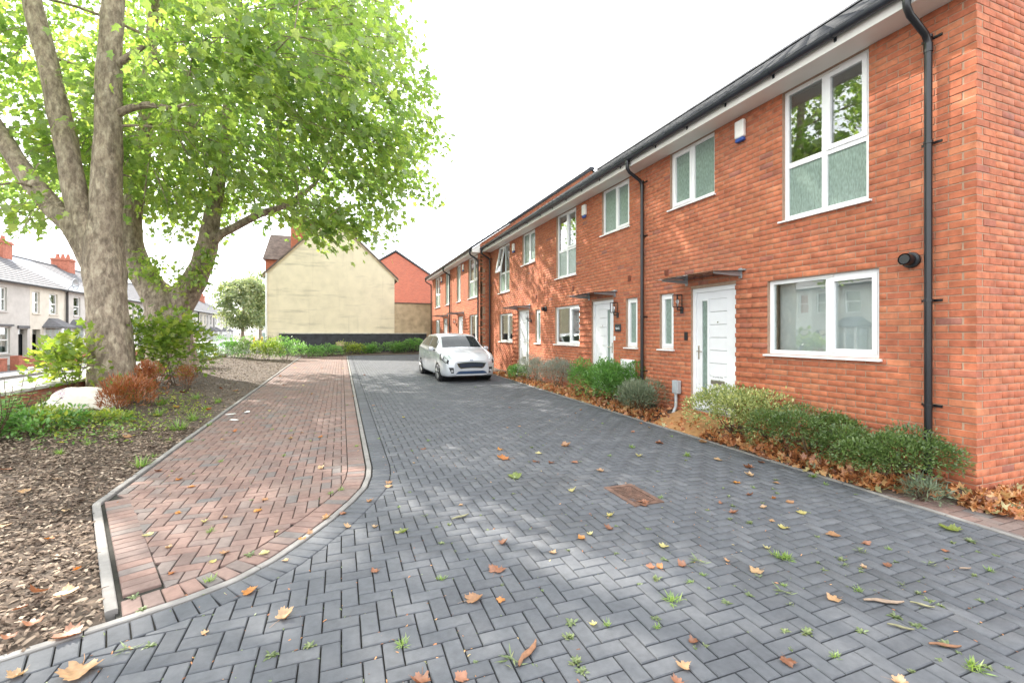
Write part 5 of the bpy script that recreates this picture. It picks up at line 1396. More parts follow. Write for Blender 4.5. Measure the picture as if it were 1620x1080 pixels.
def tall_weed(px, py, h, seed, label, flower=False):
    rg_ = random.Random(seed); x, y = at(px, py); b0 = Vector(mz(x, y)); w = empty('tall_weed', b0, label, 'weed', 'tall weeds by the boundary wall')
    for s in range(5):
        tip = b0 + Vector((rg_.uniform(-.25, .25), rg_.uniform(-.25, .25), h * rg_.uniform(.7, 1)))
        pts = [b0, b0.lerp(tip, .5) + Vector((rg_.uniform(-.05, .05), 0, 0)), tip]
        MB().tube(pts, [.010, .007, .003], 5).build('stem', 'stem_brown', w)
        pos, yaw = [], []
        for q in range(11):
            p = b0.lerp(tip, .15 + .85 * q / 11)
            for a in (0, math.pi): pos.append(p); yaw.append(q * 1.57 + a + rg_.uniform(-.3, .3))
        V, FC = scatter(np.array(pos), rotmats(np.array(yaw), np.full(len(pos), .15), np.zeros(len(pos))), np.linspace(.21, .09, len(pos)), OVV, OVF)
        mass('leaf_pairs', V, FC, 'fresh_green', w, tone=np.repeat(np.linspace(.25, .6, len(pos)), 6), kind='stuff')
        if flower and s == 0:
            n_ = 60; P = np.array([tip + Vector((rg_.gauss(0, .02), rg_.gauss(0, .02), rg_.uniform(-.02, .13))) for _ in range(n_)])
            V, FC = scatter(P, rotmats(np.random.default_rng(1).uniform(0, 6, n_), np.random.default_rng(2).uniform(-1, 1, n_), np.zeros(n_)), np.full(n_, .03), OVV, OVF); mass('flower_spike', V, FC, 'purple_flower', w, tone=np.full(len(V), .3), kind='stuff')
tall_weed(20, 690, .85, 1, 'tall upright leafy weed with paired leaves against the brick boundary wall')
tall_weed(55, 680, .60, 2, 'leafy weed with a purple flower spike near the white rock', True)
tall_weed(-10, 705, .75, 3, 'tall upright leafy weed with paired leaves against the brick boundary wall')
for k, (px, py, r, h, mt, lb) in enumerate(((22, 700, .35, .42, 'fresh_green', 'leafy green weed clump at the foot of the boundary wall'), (62, 690, .38, .40, 'yellow_green', 'yellowing weed clump left of the white rock'), (105, 678, .35, .3, 'fresh_green', 'low green weed clump touching the white rock'), (150, 672, .35, .24, 'yellow_green', 'low yellowing weed clump in front of the dead fern'), (-15, 690, .4, .5, 'fresh_green', 'leafy green weed clump at the foot of the boundary wall'))):
    gshrub('weed_clump', lb, 'weed', px, py, (r, r, h * .8), 260, .085, mt, seed=90 + k, lumps=7, stems=4, tone=.3, **({'group': 'weed clumps by the wall'} if 'foot' in lb else {}))
# low green and yellow ground cover over the mulch by the wall
rgc = np.random.default_rng(77)
def patch(name, label, spots, n_, size, mat, tmpl, kind='stuff', hgt=.12):
    pos = []
    for _ in range(n_):
        px, py, sx_, sy_ = spots[rgc.integers(len(spots))]
        x, y = at(px + rgc.normal(0, sx_), min(max(py + rgc.normal(0, sy_), 590), 1000))
        if x > edge_left(y) - .05 or x < -5.5: continue
        pos.append((x, y, mulch_z(x, y) + abs(rgc.normal(0, hgt)) ))
    pos = np.array(pos); N = len(pos)
    V, FC = scatter(pos, rotmats(rgc.uniform(0, 6.28, N), rgc.normal(.1, .5, N), rgc.normal(0, .4, N)), size * rgc.uniform(.5, 1.3, N), *{'oval': (OVV, OVF), 'needle': (NVV, NVF), 'plane': (PLV, PLF)}[tmpl])
    tv = {'oval': 6, 'needle': 4, 'plane': 10}[tmpl]
    return mass(name, V, FC, mat, None, tone=np.repeat(rgc.uniform(.0, .6, N), tv), kind=kind, label=label, cat='ground cover')
patch('ground_cover', 'low green weeds carpeting the mulch by the boundary wall', [(60, 675, 50, 12), (110, 680, 50, 10), (30, 690, 40, 10), (170, 665, 30, 6)], 1100, .06, 'fresh_green', 'oval', hgt=.05)
patch('ground_cover', 'yellowing low weeds in front of the white rock', [(130, 660, 40, 8), (200, 668, 40, 9), (80, 685, 50, 8), (290, 640, 25, 10)], 2200, .06, 'yellow_green', 'oval', hgt=.04)

# grass tufts in the mulch
def tuft_mesh(seed, n_=60, h=.16, sp=.05):
    rg_ = np.random.default_rng(seed)
    a = rg_.uniform(0, 6.28, n_); r = rg_.uniform(0, sp, n_)
    pos = np.stack([np.cos(a) * r, np.sin(a) * r, np.zeros(n_)], -1)
    V, FC = scatter(pos, rotmats(a - 1.57 + rg_.normal(0, .4, n_), rg_.uniform(.5, 1.4, n_), np.zeros(n_)), h * rg_.uniform(.5, 1.2, n_), [(-.03, 0, 0), (.03, 0, 0), (.025, .5, .02), (0, 1, -.12), (-.025, .5, .02)], [(0, 1, 2), (0, 2, 4), (4, 2, 3)])
    me = bpy.data.meshes.new('grass_tuft'); me.from_pydata(V.tolist(), [], FC.tolist()); me.materials.append(MATS['grass_blade'])
    at_ = me.attributes.new('tone', 'FLOAT', 'POINT'); at_.data.foreach_set('value', np.repeat(rg_.uniform(.05, .6, n_), 5).astype(np.float32)); return me
TUF = [tuft_mesh(s) for s in range(4)]
for k, (px, py, s) in enumerate(((283, 673, 1.5), (306, 658, 1.4), (325, 642, 1.0), (222, 727, 1.1), (250, 655, 1.2), (268, 690, .6), (180, 690, .7), (330, 665, .6), (300, 690, .5), (245, 712, .5), (205, 660, 1.3), (345, 632, 1.1), (255, 640, 1.4), (310, 630, 1.2), (140, 700, .7), (95, 715, .7))):
    x, y = at(px, py); o = link(bpy.data.objects.new('grass_tuft', TUF[k % 4])); o.location = (x, y, mulch_z(x, y) - .01); o.scale = (s, s, s * .9); o.rotation_euler = (0, 0, k * 1.3)
    tag(o, 'small bright green tuft of grass in the bark mulch', 'grass tuft', 'grass tufts in the mulch')

# bark chips
n_ = 42000
cx_ = rgc.uniform(-5.4, -1.2, n_ * 2); cy_ = np.where(rgc.random(n_ * 2) < .75, rgc.uniform(1.5, 9, n_ * 2), rgc.uniform(9, 25, n_ * 2))
keep = np.array([cx_[i] < edge_left(cy_[i]) + .0 for i in range(n_ * 2)]); cx_, cy_ = cx_[keep][:n_], cy_[keep][:n_]
pos = np.array([(x, y, mulch_z(x, y) + rgc.uniform(.0, .022)) for x, y in zip(cx_, cy_)])
N = len(pos)
CHV = [(-.16, 0, 0), (.14, .02, .05), (.17, .5, .1), (.1, 1, .0), (-.12, .95, .03), (-.18, .45, .08), (0, .5, -.08)]
CHF = [(0, 1, 2), (0, 2, 5), (5, 2, 3), (5, 3, 4), (0, 6, 1), (3, 6, 4)]
V, FC = scatter(pos, rotmats(rgc.uniform(0, 6.28, N), rgc.normal(0, .25, N), rgc.normal(0, .5, N)), rgc.uniform(.02, .06, N), CHV, CHF)
mass('bark_chips', V, FC, 'bark_chip', None, kind='stuff', label='loose brown bark chips covering the bed beside the red path', cat='bark chips')

# ================================================================== ROCK, GRATE
simple('pale_rock', (0.66, 0.62, 0.54), 0.9, var=.2, scale=5, bump=.8, bscale=14, stain=.5, stain_scale=3)
x, y = at(134, 648)
bm = bmesh.new(); bmesh.ops.create_icosphere(bm, subdivisions=4, radius=1)
for v in bm.verts:
    p = v.co.copy(); q = p * 1.7
    f = 1 + .16 * math.sin(q.x * 2.1 + 1) * math.cos(q.y * 1.7) + .10 * math.sin(q.z * 3.1 + q.x * 2.7) + .05 * math.sin(q.x * 7 + q.y * 6.1) + .03 * math.sin(q.y * 13 + q.z * 11)
    for ax_ in (Vector((.3, .2, .93)), Vector((-.8, .3, .5)), Vector((.85, -.35, .4)), Vector((-.1, -.9, .42))):
        dd = (p * f).dot(ax_) - .62
        if dd > 0: p = p - ax_ * dd * .75 / f
    v.co = Vector((p.x * f * .72, p.y * f * .42, p.z * f * .40))
me = bpy.data.meshes.new('rock'); bm.to_mesh(me); bm.free(); me.materials.append(MATS['pale_rock']); me.polygons.foreach_set('use_smooth', [True] * len(me.polygons))
o = link(bpy.data.objects.new('rock', me)); o.location = (x, y, mulch_z(x, y) + .07); o.rotation_euler = (0, 0, .35); tag(o, 'large pale limestone rock lying in front of the thick trunk', 'rock')
simple('rust_iron', (0.13, 0.075, 0.055), 0.75, metal=.25, var=.4, scale=18, bump=.5, bscale=80)
GX0, GY0, GX1, GY1 = GRATE
gr = empty('drain_cover', ((GX0 + GX1) / 2, (GY0 + GY1) / 2, gz(3.9)), 'small rusty rectangular iron drain cover set in the grey paving', 'drain cover')
Tg = lambda x, y, z: (x, y, gz(y) + z)
mb = MB(Tg); mb.box((GX0 - .02, GY0 - .02, -.06), (GX1 + .02, GY0 + .03, .006)); mb.box((GX0 - .02, GY1 - .03, -.06), (GX1 + .02, GY1 + .02, .006)); mb.box((GX0 - .02, GY0 + .03, -.06), (GX0 + .03, GY1 - .03, .0055)); mb.box((GX1 - .03, GY0 + .03, -.06), (GX1 + .02, GY1 - .03, .0055)); mb.build('frame', 'rust_iron', gr)
mb = MB(Tg); mb.box((GX0 + .034, GY0 + .034, -.05), (GX1 - .034, GY1 - .034, .0)); pltb = mb.build('plate', 'rust_iron', gr)
mb = MB(Tg)
for i in range(7):
    for j in range(12):
        cx0, cy0 = GX0 + .052 + i * .0325, GY0 + .055 + j * .0355
        a = .012; q = .4 if (i + j) % 2 else -.4
        c_, s_ = math.cos(q + .4), math.sin(q + .4)
        mb.add([(cx0 + u * c_ - v * s_, cy0 + u * s_ + v * c_, z) for z in (0, .006) for u, v in ((-a, -.006), (a, -.006), (a, .006), (-a, .006))], [(4, 5, 6, 7), (0, 1, 5, 4), (1, 2, 6, 5), (2, 3, 7, 6), (3, 0, 4, 7)])
mb.build('tread_pattern', 'rust_iron', gr, kind='stuff')

# ================================================================== FALLEN LEAVES, WEEDS IN THE JOINTS
leaf_mat('dry_leaf', [(0, (0.20, 0.075, 0.03)), (.3, (0.32, 0.13, 0.05)), (.55, (0.42, 0.22, 0.10)), (.75, (0.48, 0.30, 0.15)), (.9, (0.50, 0.27, 0.05)), (1, (0.22, 0.22, 0.07))], transl=.2, tone_attr=False)
leaf_mat('tan_leaf', [(0, (0.30, 0.15, 0.07)), (.5, (0.38, 0.23, 0.12)), (1, (0.45, 0.31, 0.17))], transl=.2, tone_attr=False)
leaf_mat('orange_leaf', [(0, (0.36, 0.12, 0.035)), (1, (0.46, 0.21, 0.05))], transl=.25, tone_attr=False)
leaf_mat('brown_leaf', [(0, (0.17, 0.07, 0.035)), (1, (0.30, 0.13, 0.07))], transl=.15, tone_attr=False)
leaf_mat('yellow_leaf', [(0, (0.42, 0.36, 0.11)), (1, (0.48, 0.44, 0.22))], transl=.3, tone_attr=False)
leaf_mat('green_leaf', [(0, (0.14, 0.19, 0.04)), (1, (0.22, 0.26, 0.07))], transl=.3, tone_attr=False)
leaf_mat('litter', [(0, (0.176, 0.068, 0.030)), (.3, (0.324, 0.121, 0.047)), (.6, (0.486, 0.203, 0.074)), (.85, (0.567, 0.311, 0.135)), (.95, (0.459, 0.392, 0.189)), (1, (0.216, 0.270, 0.135))], transl=.15, tone_attr=False)
def dry_mesh(seed, mat, curl=1.0):
    """plane leaf: toothed five-lobed outline, curled, with a stalk"""
    rg_ = random.Random(seed); out = []
    key = [(0, .02, .16), (.35, .10, .44), (.62, 0, .36), (.95, 0, .55), (1.25, 0, .42), (1.57, 0, .62)]
    pts = []
    for a_, _, r in key: pts.append((-1.57 + a_ * 2, r))
    ang = [p[0] for p in pts]; rad = [p[1] for p in pts]
    ring_ = []
    for k_ in range(36):
        t = -math.pi / 2 + 2 * math.pi * k_ / 36
        tt = t if t <= math.pi / 2 else math.pi - t
        r = float(np.interp(tt, ang, rad)) * (1 + (.10 if k_ % 2 else -.07)) * rg_.uniform(.92, 1.08)
        ring_.append((r * math.cos(t), r * math.sin(t) + .3))
    ca, cb = rg_.uniform(0, 3.14), rg_.uniform(.2, .9) * curl; cu2 = rg_.uniform(-.3, .6) * curl
    def bend(x, y):
        u = x * math.cos(ca) + (y - .3) * math.sin(ca); v = -x * math.sin(ca) + (y - .3) * math.cos(ca)
        return (x * (1 - .12 * curl), y * (1 - .08 * curl), cb * u * u * .9 + cu2 * abs(v) ** 1.5 * .5 + .03 * math.sin(9 * x + 7 * y) + .01)
    V = [bend(0, .3)] + [bend(x * .5, .3 + (y - .3) * .5) for x, y in ring_] + [bend(x, y) for x, y in ring_]
    Fc = [(0, 1 + k_, 1 + (k_ + 1) % 36) for k_ in range(36)] + [(1 + k_, 37 + k_, 37 + (k_ + 1) % 36, 1 + (k_ + 1) % 36) for k_ in range(36)]
    b_ = len(V); x0, y0 = bend(0, .2)[:2]
    st_ = [(0.012, .2), (-.012, .2), (-.008 + .05, -.25), (.008 + .05, -.25), (.06 + .06, -.48), (.05 + .06, -.49)]
    V += [(x, y, .02 + .03 * abs(y)) for x, y in st_]; Fc += [(b_, b_ + 1, b_ + 2, b_ + 3), (b_ + 3, b_ + 2, b_ + 5, b_ + 4)]
    zm = min(v[2] for v in V); V = [(x, y, z - zm) for x, y, z in V]
    me = bpy.data.meshes.new('fallen_leaf'); me.from_pydata(V, [], Fc); me.materials.append(MATS[mat]); me.polygons.foreach_set('use_smooth', [True] * len(Fc)); return me
LM = {mt: [dry_mesh(s + hash(mt) % 7, mt, c) for s, c in ((1, 1.3), (2, 1.8), (3, 2.4), (4, .9), (5, 2.0))] for mt in ('tan_leaf', 'orange_leaf', 'brown_leaf', 'yellow_leaf', 'green_leaf')}
CN = {'tan_leaf': 'pale tan', 'orange_leaf': 'bright orange', 'brown_leaf': 'russet brown', 'yellow_leaf': 'pale yellow', 'green_leaf': 'greenish'}
def drop(px, py, w, mt, where=None, rot=None, flat=.85):
    x, y, z = onground(px, py, .003)
    zz = (x * SY + y * CY); s = w * zz / F
    on = where or ('the red block path' if (x < .25 and y > 3.2) and x < np.interp(y, [3.2, 4.28, 5.36, 6], [-1.2, -.1, .28, .31]) else 'the grey block paving')
    if x < edge_left(y): on = 'the bark mulch'; z = mulch_z(x, y) + .02
    o = link(bpy.data.objects.new('fallen_leaf', random.choice(LM[mt]))); o.location = (x, y, z)
    o.scale = (s, s, s * flat); o.rotation_euler = (TILT + random.gauss(0, .05), random.gauss(0, .05), random.uniform(0, 6.28) if rot is None else rot)
    tag(o, CN[mt] + ' dry plane leaf lying on ' + on, 'leaf', 'fallen leaves on ' + on)
for a in ((440, 981, 34, 'tan_leaf'), (133, 1050, 62, 'tan_leaf'), (384, 939, 26, 'orange_leaf'), (327, 997, 14, 'tan_leaf'), (782, 906, 32, 'brown_leaf'), (738, 949, 32, 'tan_leaf'), (794, 945, 17, 'orange_leaf'), (598, 901, 16, 'brown_leaf'),
          (1326, 946, 24, 'tan_leaf'), (1075, 1047, 26, 'tan_leaf'), (1310, 846, 24, 'tan_leaf'), (1365, 860, 17, 'brown_leaf'), (1243, 1040, 26, 'brown_leaf'), (1053, 862, 19, 'yellow_leaf'), (935, 985, 16, 'yellow_leaf'), (1216, 866, 14, 'yellow_leaf'), (1096, 1009, 24, 'brown_leaf'),
          (1498, 832, 32, 'green_leaf'), (805, 725, 22, 'orange_leaf'), (813, 757, 26, 'green_leaf'), (1252, 796, 14, 'tan_leaf'), (1411, 1074, 28, 'tan_leaf'), (480, 853, 14, 'orange_leaf'), (555, 833, 14, 'tan_leaf'), (610, 770, 14, 'tan_leaf'), (580, 793, 14, 'tan_leaf'),
          (668, 1068, 40, 'brown_leaf'), (735, 1078, 26, 'brown_leaf'), (510, 820, 16, 'tan_leaf'), (632, 840, 18, 'green_leaf'), (1372, 898, 14, 'tan_leaf'), (1080, 1078, 24, 'brown_leaf'), (1475, 778, 20, 'tan_leaf'), (1010, 720, 16, 'yellow_leaf'), (955, 745, 14, 'tan_leaf'), (905, 730, 13, 'brown_leaf'),
          (1046, 700, 18, 'brown_leaf'), (1118, 700, 18, 'tan_leaf'), (1184, 738, 20, 'brown_leaf'), (1192, 753, 18, 'tan_leaf'), (1166, 762, 15, 'orange_leaf'), (1142, 728, 14, 'tan_leaf'), (1182, 782, 13, 'brown_leaf'), (890, 706, 20, 'tan_leaf'), (875, 731, 12, 'brown_leaf'), (1027, 795, 22, 'brown_leaf'),
          (505, 742, 15, 'tan_leaf'), (270, 905, 14, 'orange_leaf'), (97, 1003, 44, 'brown_leaf'), (60, 985, 30, 'brown_leaf'), (115, 905, 14, 'orange_leaf'), (36, 1062, 34, 'tan_leaf'), (85, 855, 16, 'orange_leaf'), (40, 790, 18, 'tan_leaf'), (105, 812, 14, 'tan_leaf'), (8, 845, 22, 'tan_leaf'), (20, 1010, 24, 'brown_leaf')):
    drop(*a)
rl = random.Random(8)
for k in range(150):
    px = rl.uniform(150, 1500); py = 575 + 330 * rl.random() ** 1.6
    x, y, z = onground(px, py)
    if not (-2.1 < x < 5.0 and y < 27): continue
    drop(px, py, max(5, .11 * rl.uniform(.45, 1.0) * F / (x * SY + y * CY)), rl.choice(['tan_leaf', 'tan_leaf', 'brown_leaf', 'orange_leaf', 'yellow_leaf']))
for k in range(60):
    x, y = rl.uniform(-5.2, -1.4), rl.uniform(3.0, 14)
    if x > edge_left(y) - .1: continue
    o = link(bpy.data.objects.new('fallen_leaf', rl.choice(LM[rl.choice(['tan_leaf', 'orange_leaf', 'brown_leaf'])]))); o.location = (x, y, mulch_z(x, y) + .02); s = rl.uniform(.08, .16); o.scale = (s, s, s * .7); o.rotation_euler = (rl.gauss(0, .2), rl.gauss(0, .2), rl.uniform(0, 6.28))
    tag(o, 'dry plane leaf lying on the bark mulch', 'leaf', 'fallen leaves on the bark mulch')
# drifts of leaves in the planting strip and along its edge
pos = []
rd = np.random.default_rng(55)
while len(pos) < 3600:
    y = 2.3 + 13.5 * rd.random() ** 1.7; x = BEDX + abs(rd.normal(0, .25)) + .02
    if x > 5.8 or x < bed_x0(y): continue
    if 5.55 < y < 6.75 and rd.random() < .85: continue
    if 8.95 < y < 9.9 and rd.random() < .5: continue
    pos.append((x, y, bed_z(x, y) + rd.uniform(.005, .07) * (1 if x > BEDX + .12 else .4)))
for k in range(650):                                   # heap round the house corner
    x, y = 5.5 + abs(rd.normal(0, .55)), 2.56 - abs(rd.normal(0, .16))
    if x > 8: continue
    pos.append((x, min(y, 2.56), gz(y) + .015 + abs(rd.normal(0, .04))))
pos = np.array(pos); N = len(pos)
lt = LM['brown_leaf'][1]; LV = [(v.co.x, v.co.y, v.co.z) for v in lt.vertices]
LV2 = [(x * .8, y - .1, 1.1 * x * x + .8 * (y - .4) ** 2 + .2 * x) for x, y in PL]
V, FC = scatter(pos, rotmats(rd.uniform(0, 6.28, N), rd.normal(0, .75, N), rd.normal(0, .75, N)), rd.uniform(.05, .115, N), LV2, PLF)
mass('leaf_litter', V, FC, 'litter', None, kind='stuff', label='drift of orange brown fallen leaves along the planting strip', cat='leaf litter')

simple('paper', (0.75, 0.75, 0.73), .8)
for k, (px, py) in enumerate(((365, 655), (391, 652), (370, 664))):
    x, y, z = onground(px, py, .004); c_, s_ = math.cos(.4 + k), math.sin(.4 + k); vs = []
    for u, v in ((-.09, -.03), (0, -.045), (.09, -.02), (.08, .03), (0, .04), (-.08, .035)): vs.append((x + u * c_ - v * s_, y + u * s_ + v * c_, z + .006 + .012 * abs(u) * 10 * (k % 2)))
    MB().add(vs + [(a_, b_, d_ - .003) for a_, b_, d_ in vs], [(0, 1, 2, 3, 4, 5), (11, 10, 9, 8, 7, 6)] + [(i, 6 + i, 6 + (i + 1) % 6, (i + 1) % 6) for i in range(6)]).build('paper_scrap', 'paper', label='small white scrap of paper on the red block path', cat='litter', group='paper scraps on the path')
# strips of shed bark and twigs
def strip(px, py, w, ang, mt, label):
    x, y, z = onground(px, py, .004); s = w * (x * SY + y * CY) / F; mb = MB(); n_ = 8; vs = []
    for i in range(n_ + 1):
        t = i / n_ - .5; wd = .085 * s * (1 - abs(t) * 1.5 + .12 * math.sin(i * 2.3)); u = t * s
        for q, h in ((-1, .0), (0, .10), (1, .0)): vs.append((u, q * wd + .04 * s * math.sin(i * .8), (.012 + h * .35 * s * (1 - abs(t))) * 1))
    vs += [(a_, b_, c_ - .006) for a_, b_, c_ in vs]; k_ = 3 * (n_ + 1)
    fs = [(i * 3 + q, i * 3 + q + 1, i * 3 + q + 4, i * 3 + q + 3) for i in range(n_) for q in (0, 1)]; fs += [tuple(k_ + a_ for a_ in f[::-1]) for f in fs] + [(i * 3, i * 3 + 3, k_ + i * 3 + 3, k_ + i * 3) for i in range(n_)] + [(i * 3 + 2, k_ + i * 3 + 2, k_ + i * 3 + 5, i * 3 + 5) for i in range(n_)]
    ca, sa = math.cos(ang), math.sin(ang)
    mb.add([(x + a_ * ca - b_ * sa, y + a_ * sa + b_ * ca, z + c_) for a_, b_, c_ in vs], fs)
    o = mb.build('bark_strip', mt, None, smooth=True); tag(o, label, 'bark')
    return o
simple('bark_tan', (0.26, 0.19, 0.14), .9, var=.25, scale=40); simple('bark_red', (0.22, 0.11, 0.06), .9, var=.25, scale=40); simple('bark_olive', (0.20, 0.19, 0.11), .9, var=.3, scale=40)
strip(1398, 952, 60, -.45, 'bark_tan', 'long tan strip of shed bark on the grey paving'); strip(835, 1034, 66, .75, 'bark_red', 'reddish brown splinter of bark beside a green weed'); strip(1459, 958, 30, -.9, 'bark_olive', 'short mottled olive piece of bark')
strip(1425, 993, 34, -.8, 'bark_olive', 'thin curved olive strip of bark'); strip(1527, 900, 20, -.3, 'bark_tan', 'small curled roll of tan bark'); strip(728, 818, 32, .35, 'bark_olive', 'mossy olive strip of bark on the middle of the drive'); strip(1495, 1022, 46, -.5, 'bark_red', 'dark red splinter of bark in a paving joint')

# weeds
def weed_mesh(seed, n_, size, tm, flat):
    rg_ = np.random.default_rng(seed); yaw = np.arange(n_) * 2.4 + rg_.normal(0, .3, n_)
    sc_ = size * rg_.uniform(.5, 1.1, n_); pos = np.stack([rg_.normal(0, .25, n_) * size, rg_.normal(0, .25, n_) * size, rg_.uniform(0, .15, n_) * size], -1)
    V, FC = scatter(pos, rotmats(yaw, rg_.uniform(.05, flat, n_), rg_.normal(0, .2, n_)), sc_, *tm)
    me = bpy.data.meshes.new('weed'); me.from_pydata(V.tolist(), [], FC.tolist()); me.materials.append(MATS['weed_leaf'] if seed % 3 else MATS['grass_blade'])
    at_ = me.attributes.new('tone', 'FLOAT', 'POINT'); at_.data.foreach_set('value', np.repeat(rg_.uniform(.2, .65, n_), len(tm[0])).astype(np.float32)); return me
WM = [weed_mesh(1, 16, .05, (OVV, OVF), .6), weed_mesh(2, 22, .045, (OVV, OVF), .8), weed_mesh(3, 40, .06, (NVV, NVF), 1.2), weed_mesh(4, 14, .06, (NVV, NVF), .5), weed_mesh(5, 26, .035, (OVV, OVF), .5), weed_mesh(6, 60, .07, (NVV, NVF), 1.3)]
WN = ['flat rosette weed with rounded leaves', 'leafy rounded weed', 'spiky grassy weed', 'flat star shaped weed with narrow leaves', 'tiny creeping leafy weed', 'bushy tuft of fine grass']
def weed(px, py, k, s):
    x, y, z = onground(px, py)
    i, j = round(x * 10) / 10, round(y * 10) / 10       # weeds root in the joints
    if abs(x - i) < abs(y - j): x = i
    else: y = j
    o = link(bpy.data.objects.new('weed', WM[k])); o.location = (x, y, gz(y) - .004); o.scale = (s * .85, s * .85, s * .85); o.rotation_euler = (0, 0, rl.uniform(0, 6.28))
    tag(o, WN[k] + (' in a joint of the red block path' if x < .25 and y > 3.4 else ' in a joint of the grey paving'), 'weed', 'weeds in the paving joints')
for a in ((1106, 888, 3, 1.5), (1240, 938, 3, 1.4), (1060, 952, 2, 1.3), (1044, 921, 1, 1.0), (1550, 1062, 5, 1.0), (1288, 754, 2, 1.2), (1232, 880, 2, 1.2), (1240, 882, 5, 1.0), (1330, 886, 1, .9), (1365, 873, 3, 1.2), (1278, 1000, 1, 1.0), (1412, 972, 4, 1.3), (1455, 992, 4, 1.3), (1365, 997, 4, 1.1), (1493, 1022, 1, 1.0), (1525, 853, 1, 1.1), (1480, 895, 3, 1.0),
          (903, 984, 4, 1.4), (895, 1000, 1, .9), (912, 1046, 1, 1.0), (925, 1060, 4, 1.2), (800, 1048, 3, 1.5), (1037, 978, 4, 1.0), (1143, 955, 4, 1.2), (1187, 940, 4, 1.0), (1030, 836, 4, 1.0), (1050, 885, 4, 1.1), (635, 1020, 2, .9), (490, 1018, 1, .9), (430, 1032, 4, 1.3), (205, 1022, 3, 1.2), (235, 1025, 4, 1.1), (330, 920, 2, 1.0), (230, 963, 1, .8), (205, 945, 4, 1.2), (395, 878, 4, 1.4), (1085, 720, 5, 1.0), (1000, 708, 2, 1.2), (815, 757, 1, 1.2), (1190, 826, 1, .9), (1160, 800, 4, 1.0), (1040, 745, 4, .9), (1415, 887, 4, .8), (1550, 950, 4, .9), (1580, 880, 4, .9)):
    weed(*a)
for k in range(215):
    px = rl.uniform(430, 1600); py = 600 + 470 * rl.random() ** 1.1
    x, y, z = onground(px, py)
    if not (.5 < x < 5.0 and y < 18): continue
    weed(px, py, rl.choice([0, 1, 2, 3, 4, 4, 4]), rl.uniform(.4, .8))
for k in range(40):
    x, y = rl.uniform(-2.0, .2), rl.uniform(3.6, 14); px = CX + F * (x * CY - y * SY) / (x * SY + y * CY); py = HY + F * (EZ - gz(y)) / (x * SY + y * CY)
    if x > np.interp(y, [3.2, 4.28, 5.36, 6], [-1.3, -.2, .2, .25]) or x < edge_left(y) + .1: continue
    weed(px, py, rl.choice([1, 4, 4, 2]), rl.uniform(.5, .9))
# crumbs of leaf, moss and soil lodged in the joints
rj = np.random.default_rng(91); nj = 9000
X = rj.uniform(-2.0, 5.0, nj); Y = 1.2 + 13 * rj.random(nj) ** 1.4
okj = np.array([(x > np.interp(y, [0, 3.2, 4.28, 5.36, 6], [-3, -1.3, -.2, .2, .25]) or y > 5.3) for x, y in zip(X, Y)]); X, Y = X[okj], Y[okj]
hz = rj.random(len(X)) < .5; X = np.where(hz, np.round(X * 10) / 10, X); Y = np.where(hz, Y, np.round(Y * 10) / 10)
keepj = (np.sin(X * 1.7 + Y * .9) + np.sin(X * .6 - Y * 1.9) + rj.normal(0, .7, len(X))) > .1
X, Y = X[keepj], Y[keepj]; N = len(X); pos = np.stack([X + rj.normal(0, .003, N), Y + rj.normal(0, .003, N), SL * (Y - 1.5) - rj.uniform(.0, .008, N)], -1)
half_n = N // 2
for a_, b_, nm_, mt_, lb_, tv_, tf_ in ((0, half_n, 'joint_moss', 'weed_leaf', 'specks of green moss in the joints of the paving', OVV, OVF), (half_n, N, 'leaf_crumbs', 'litter', 'brown crumbs of dead leaf lodged in the joints of the paving', CHV, CHF)):
    q = b_ - a_; V, FC = scatter(pos[a_:b_], rotmats(rj.uniform(0, 6.28, q), rj.normal(0, .3, q), rj.normal(0, .3, q)), rj.uniform(.008, .026, q), tv_, tf_)
    mass(nm_, V, FC, mt_, None, tone=np.repeat(rj.uniform(.0, .6, q), len(tv_)), kind='stuff', label=lb_, cat='debris')
#NEXT3

# ================================================================== SILVER CAR
simple('car_paint', (0.52, 0.55, 0.59), 0.26, metal=.25, var=.02, coat=.6)
simple('tyre', (0.02, 0.02, 0.021), 0.85)
simple('alloy', (0.42, 0.42, 0.43), 0.35, metal=.8)
simple('grille_black', (0.012, 0.013, 0.015), 0.5)
simple('grille_blue', (0.02, 0.045, 0.10), 0.35)
simple('lamp_lens', (0.55, 0.58, 0.6), 0.08, metal=.3, coat=1.0)
simple('car_glass', (0.02, 0.026, 0.028), 0.04, spec=.45)
simple('car_chrome', (0.7, 0.7, 0.72), 0.12, metal=1.0)
simple('amber', (0.5, 0.2, 0.03), 0.2)
# stations along the car: y, half width at the belt, underside, shoulder height, roof half width, top height, top sag at the edge
ST = [(0.00, .50, .24, .60, .42, .66), (.05, .68, .20, .65, .54, .71), (.16, .785, .18, .73, .60, .785), (.36, .84, .17, .82, .64, .88), (.62, .86, .17, .885, .67, .95), (.86, .867, .17, .925, .69, .995), (.98, .868, .17, .94, .695, 1.03), (1.12, .868, .17, .945, .675, 1.13),
      (1.34, .868, .17, .95, .63, 1.29), (1.55, .868, .17, .955, .60, 1.415), (1.78, .868, .17, .96, .59, 1.47), (2.20, .868, .17, .97, .585, 1.492), (2.75, .868, .17, .985, .58, 1.48), (3.25, .866, .18, 1.01, .565, 1.445), (3.62, .855, .20, 1.03, .545, 1.39), (3.80, .84, .22, 1.02, .57, 1.22), (3.94, .80, .24, .97, .61, 1.0), (4.02, .74, .28, .88, .58, .91), (4.05, .66, .34, .80, .52, .82)]
STA = np.array(ST)
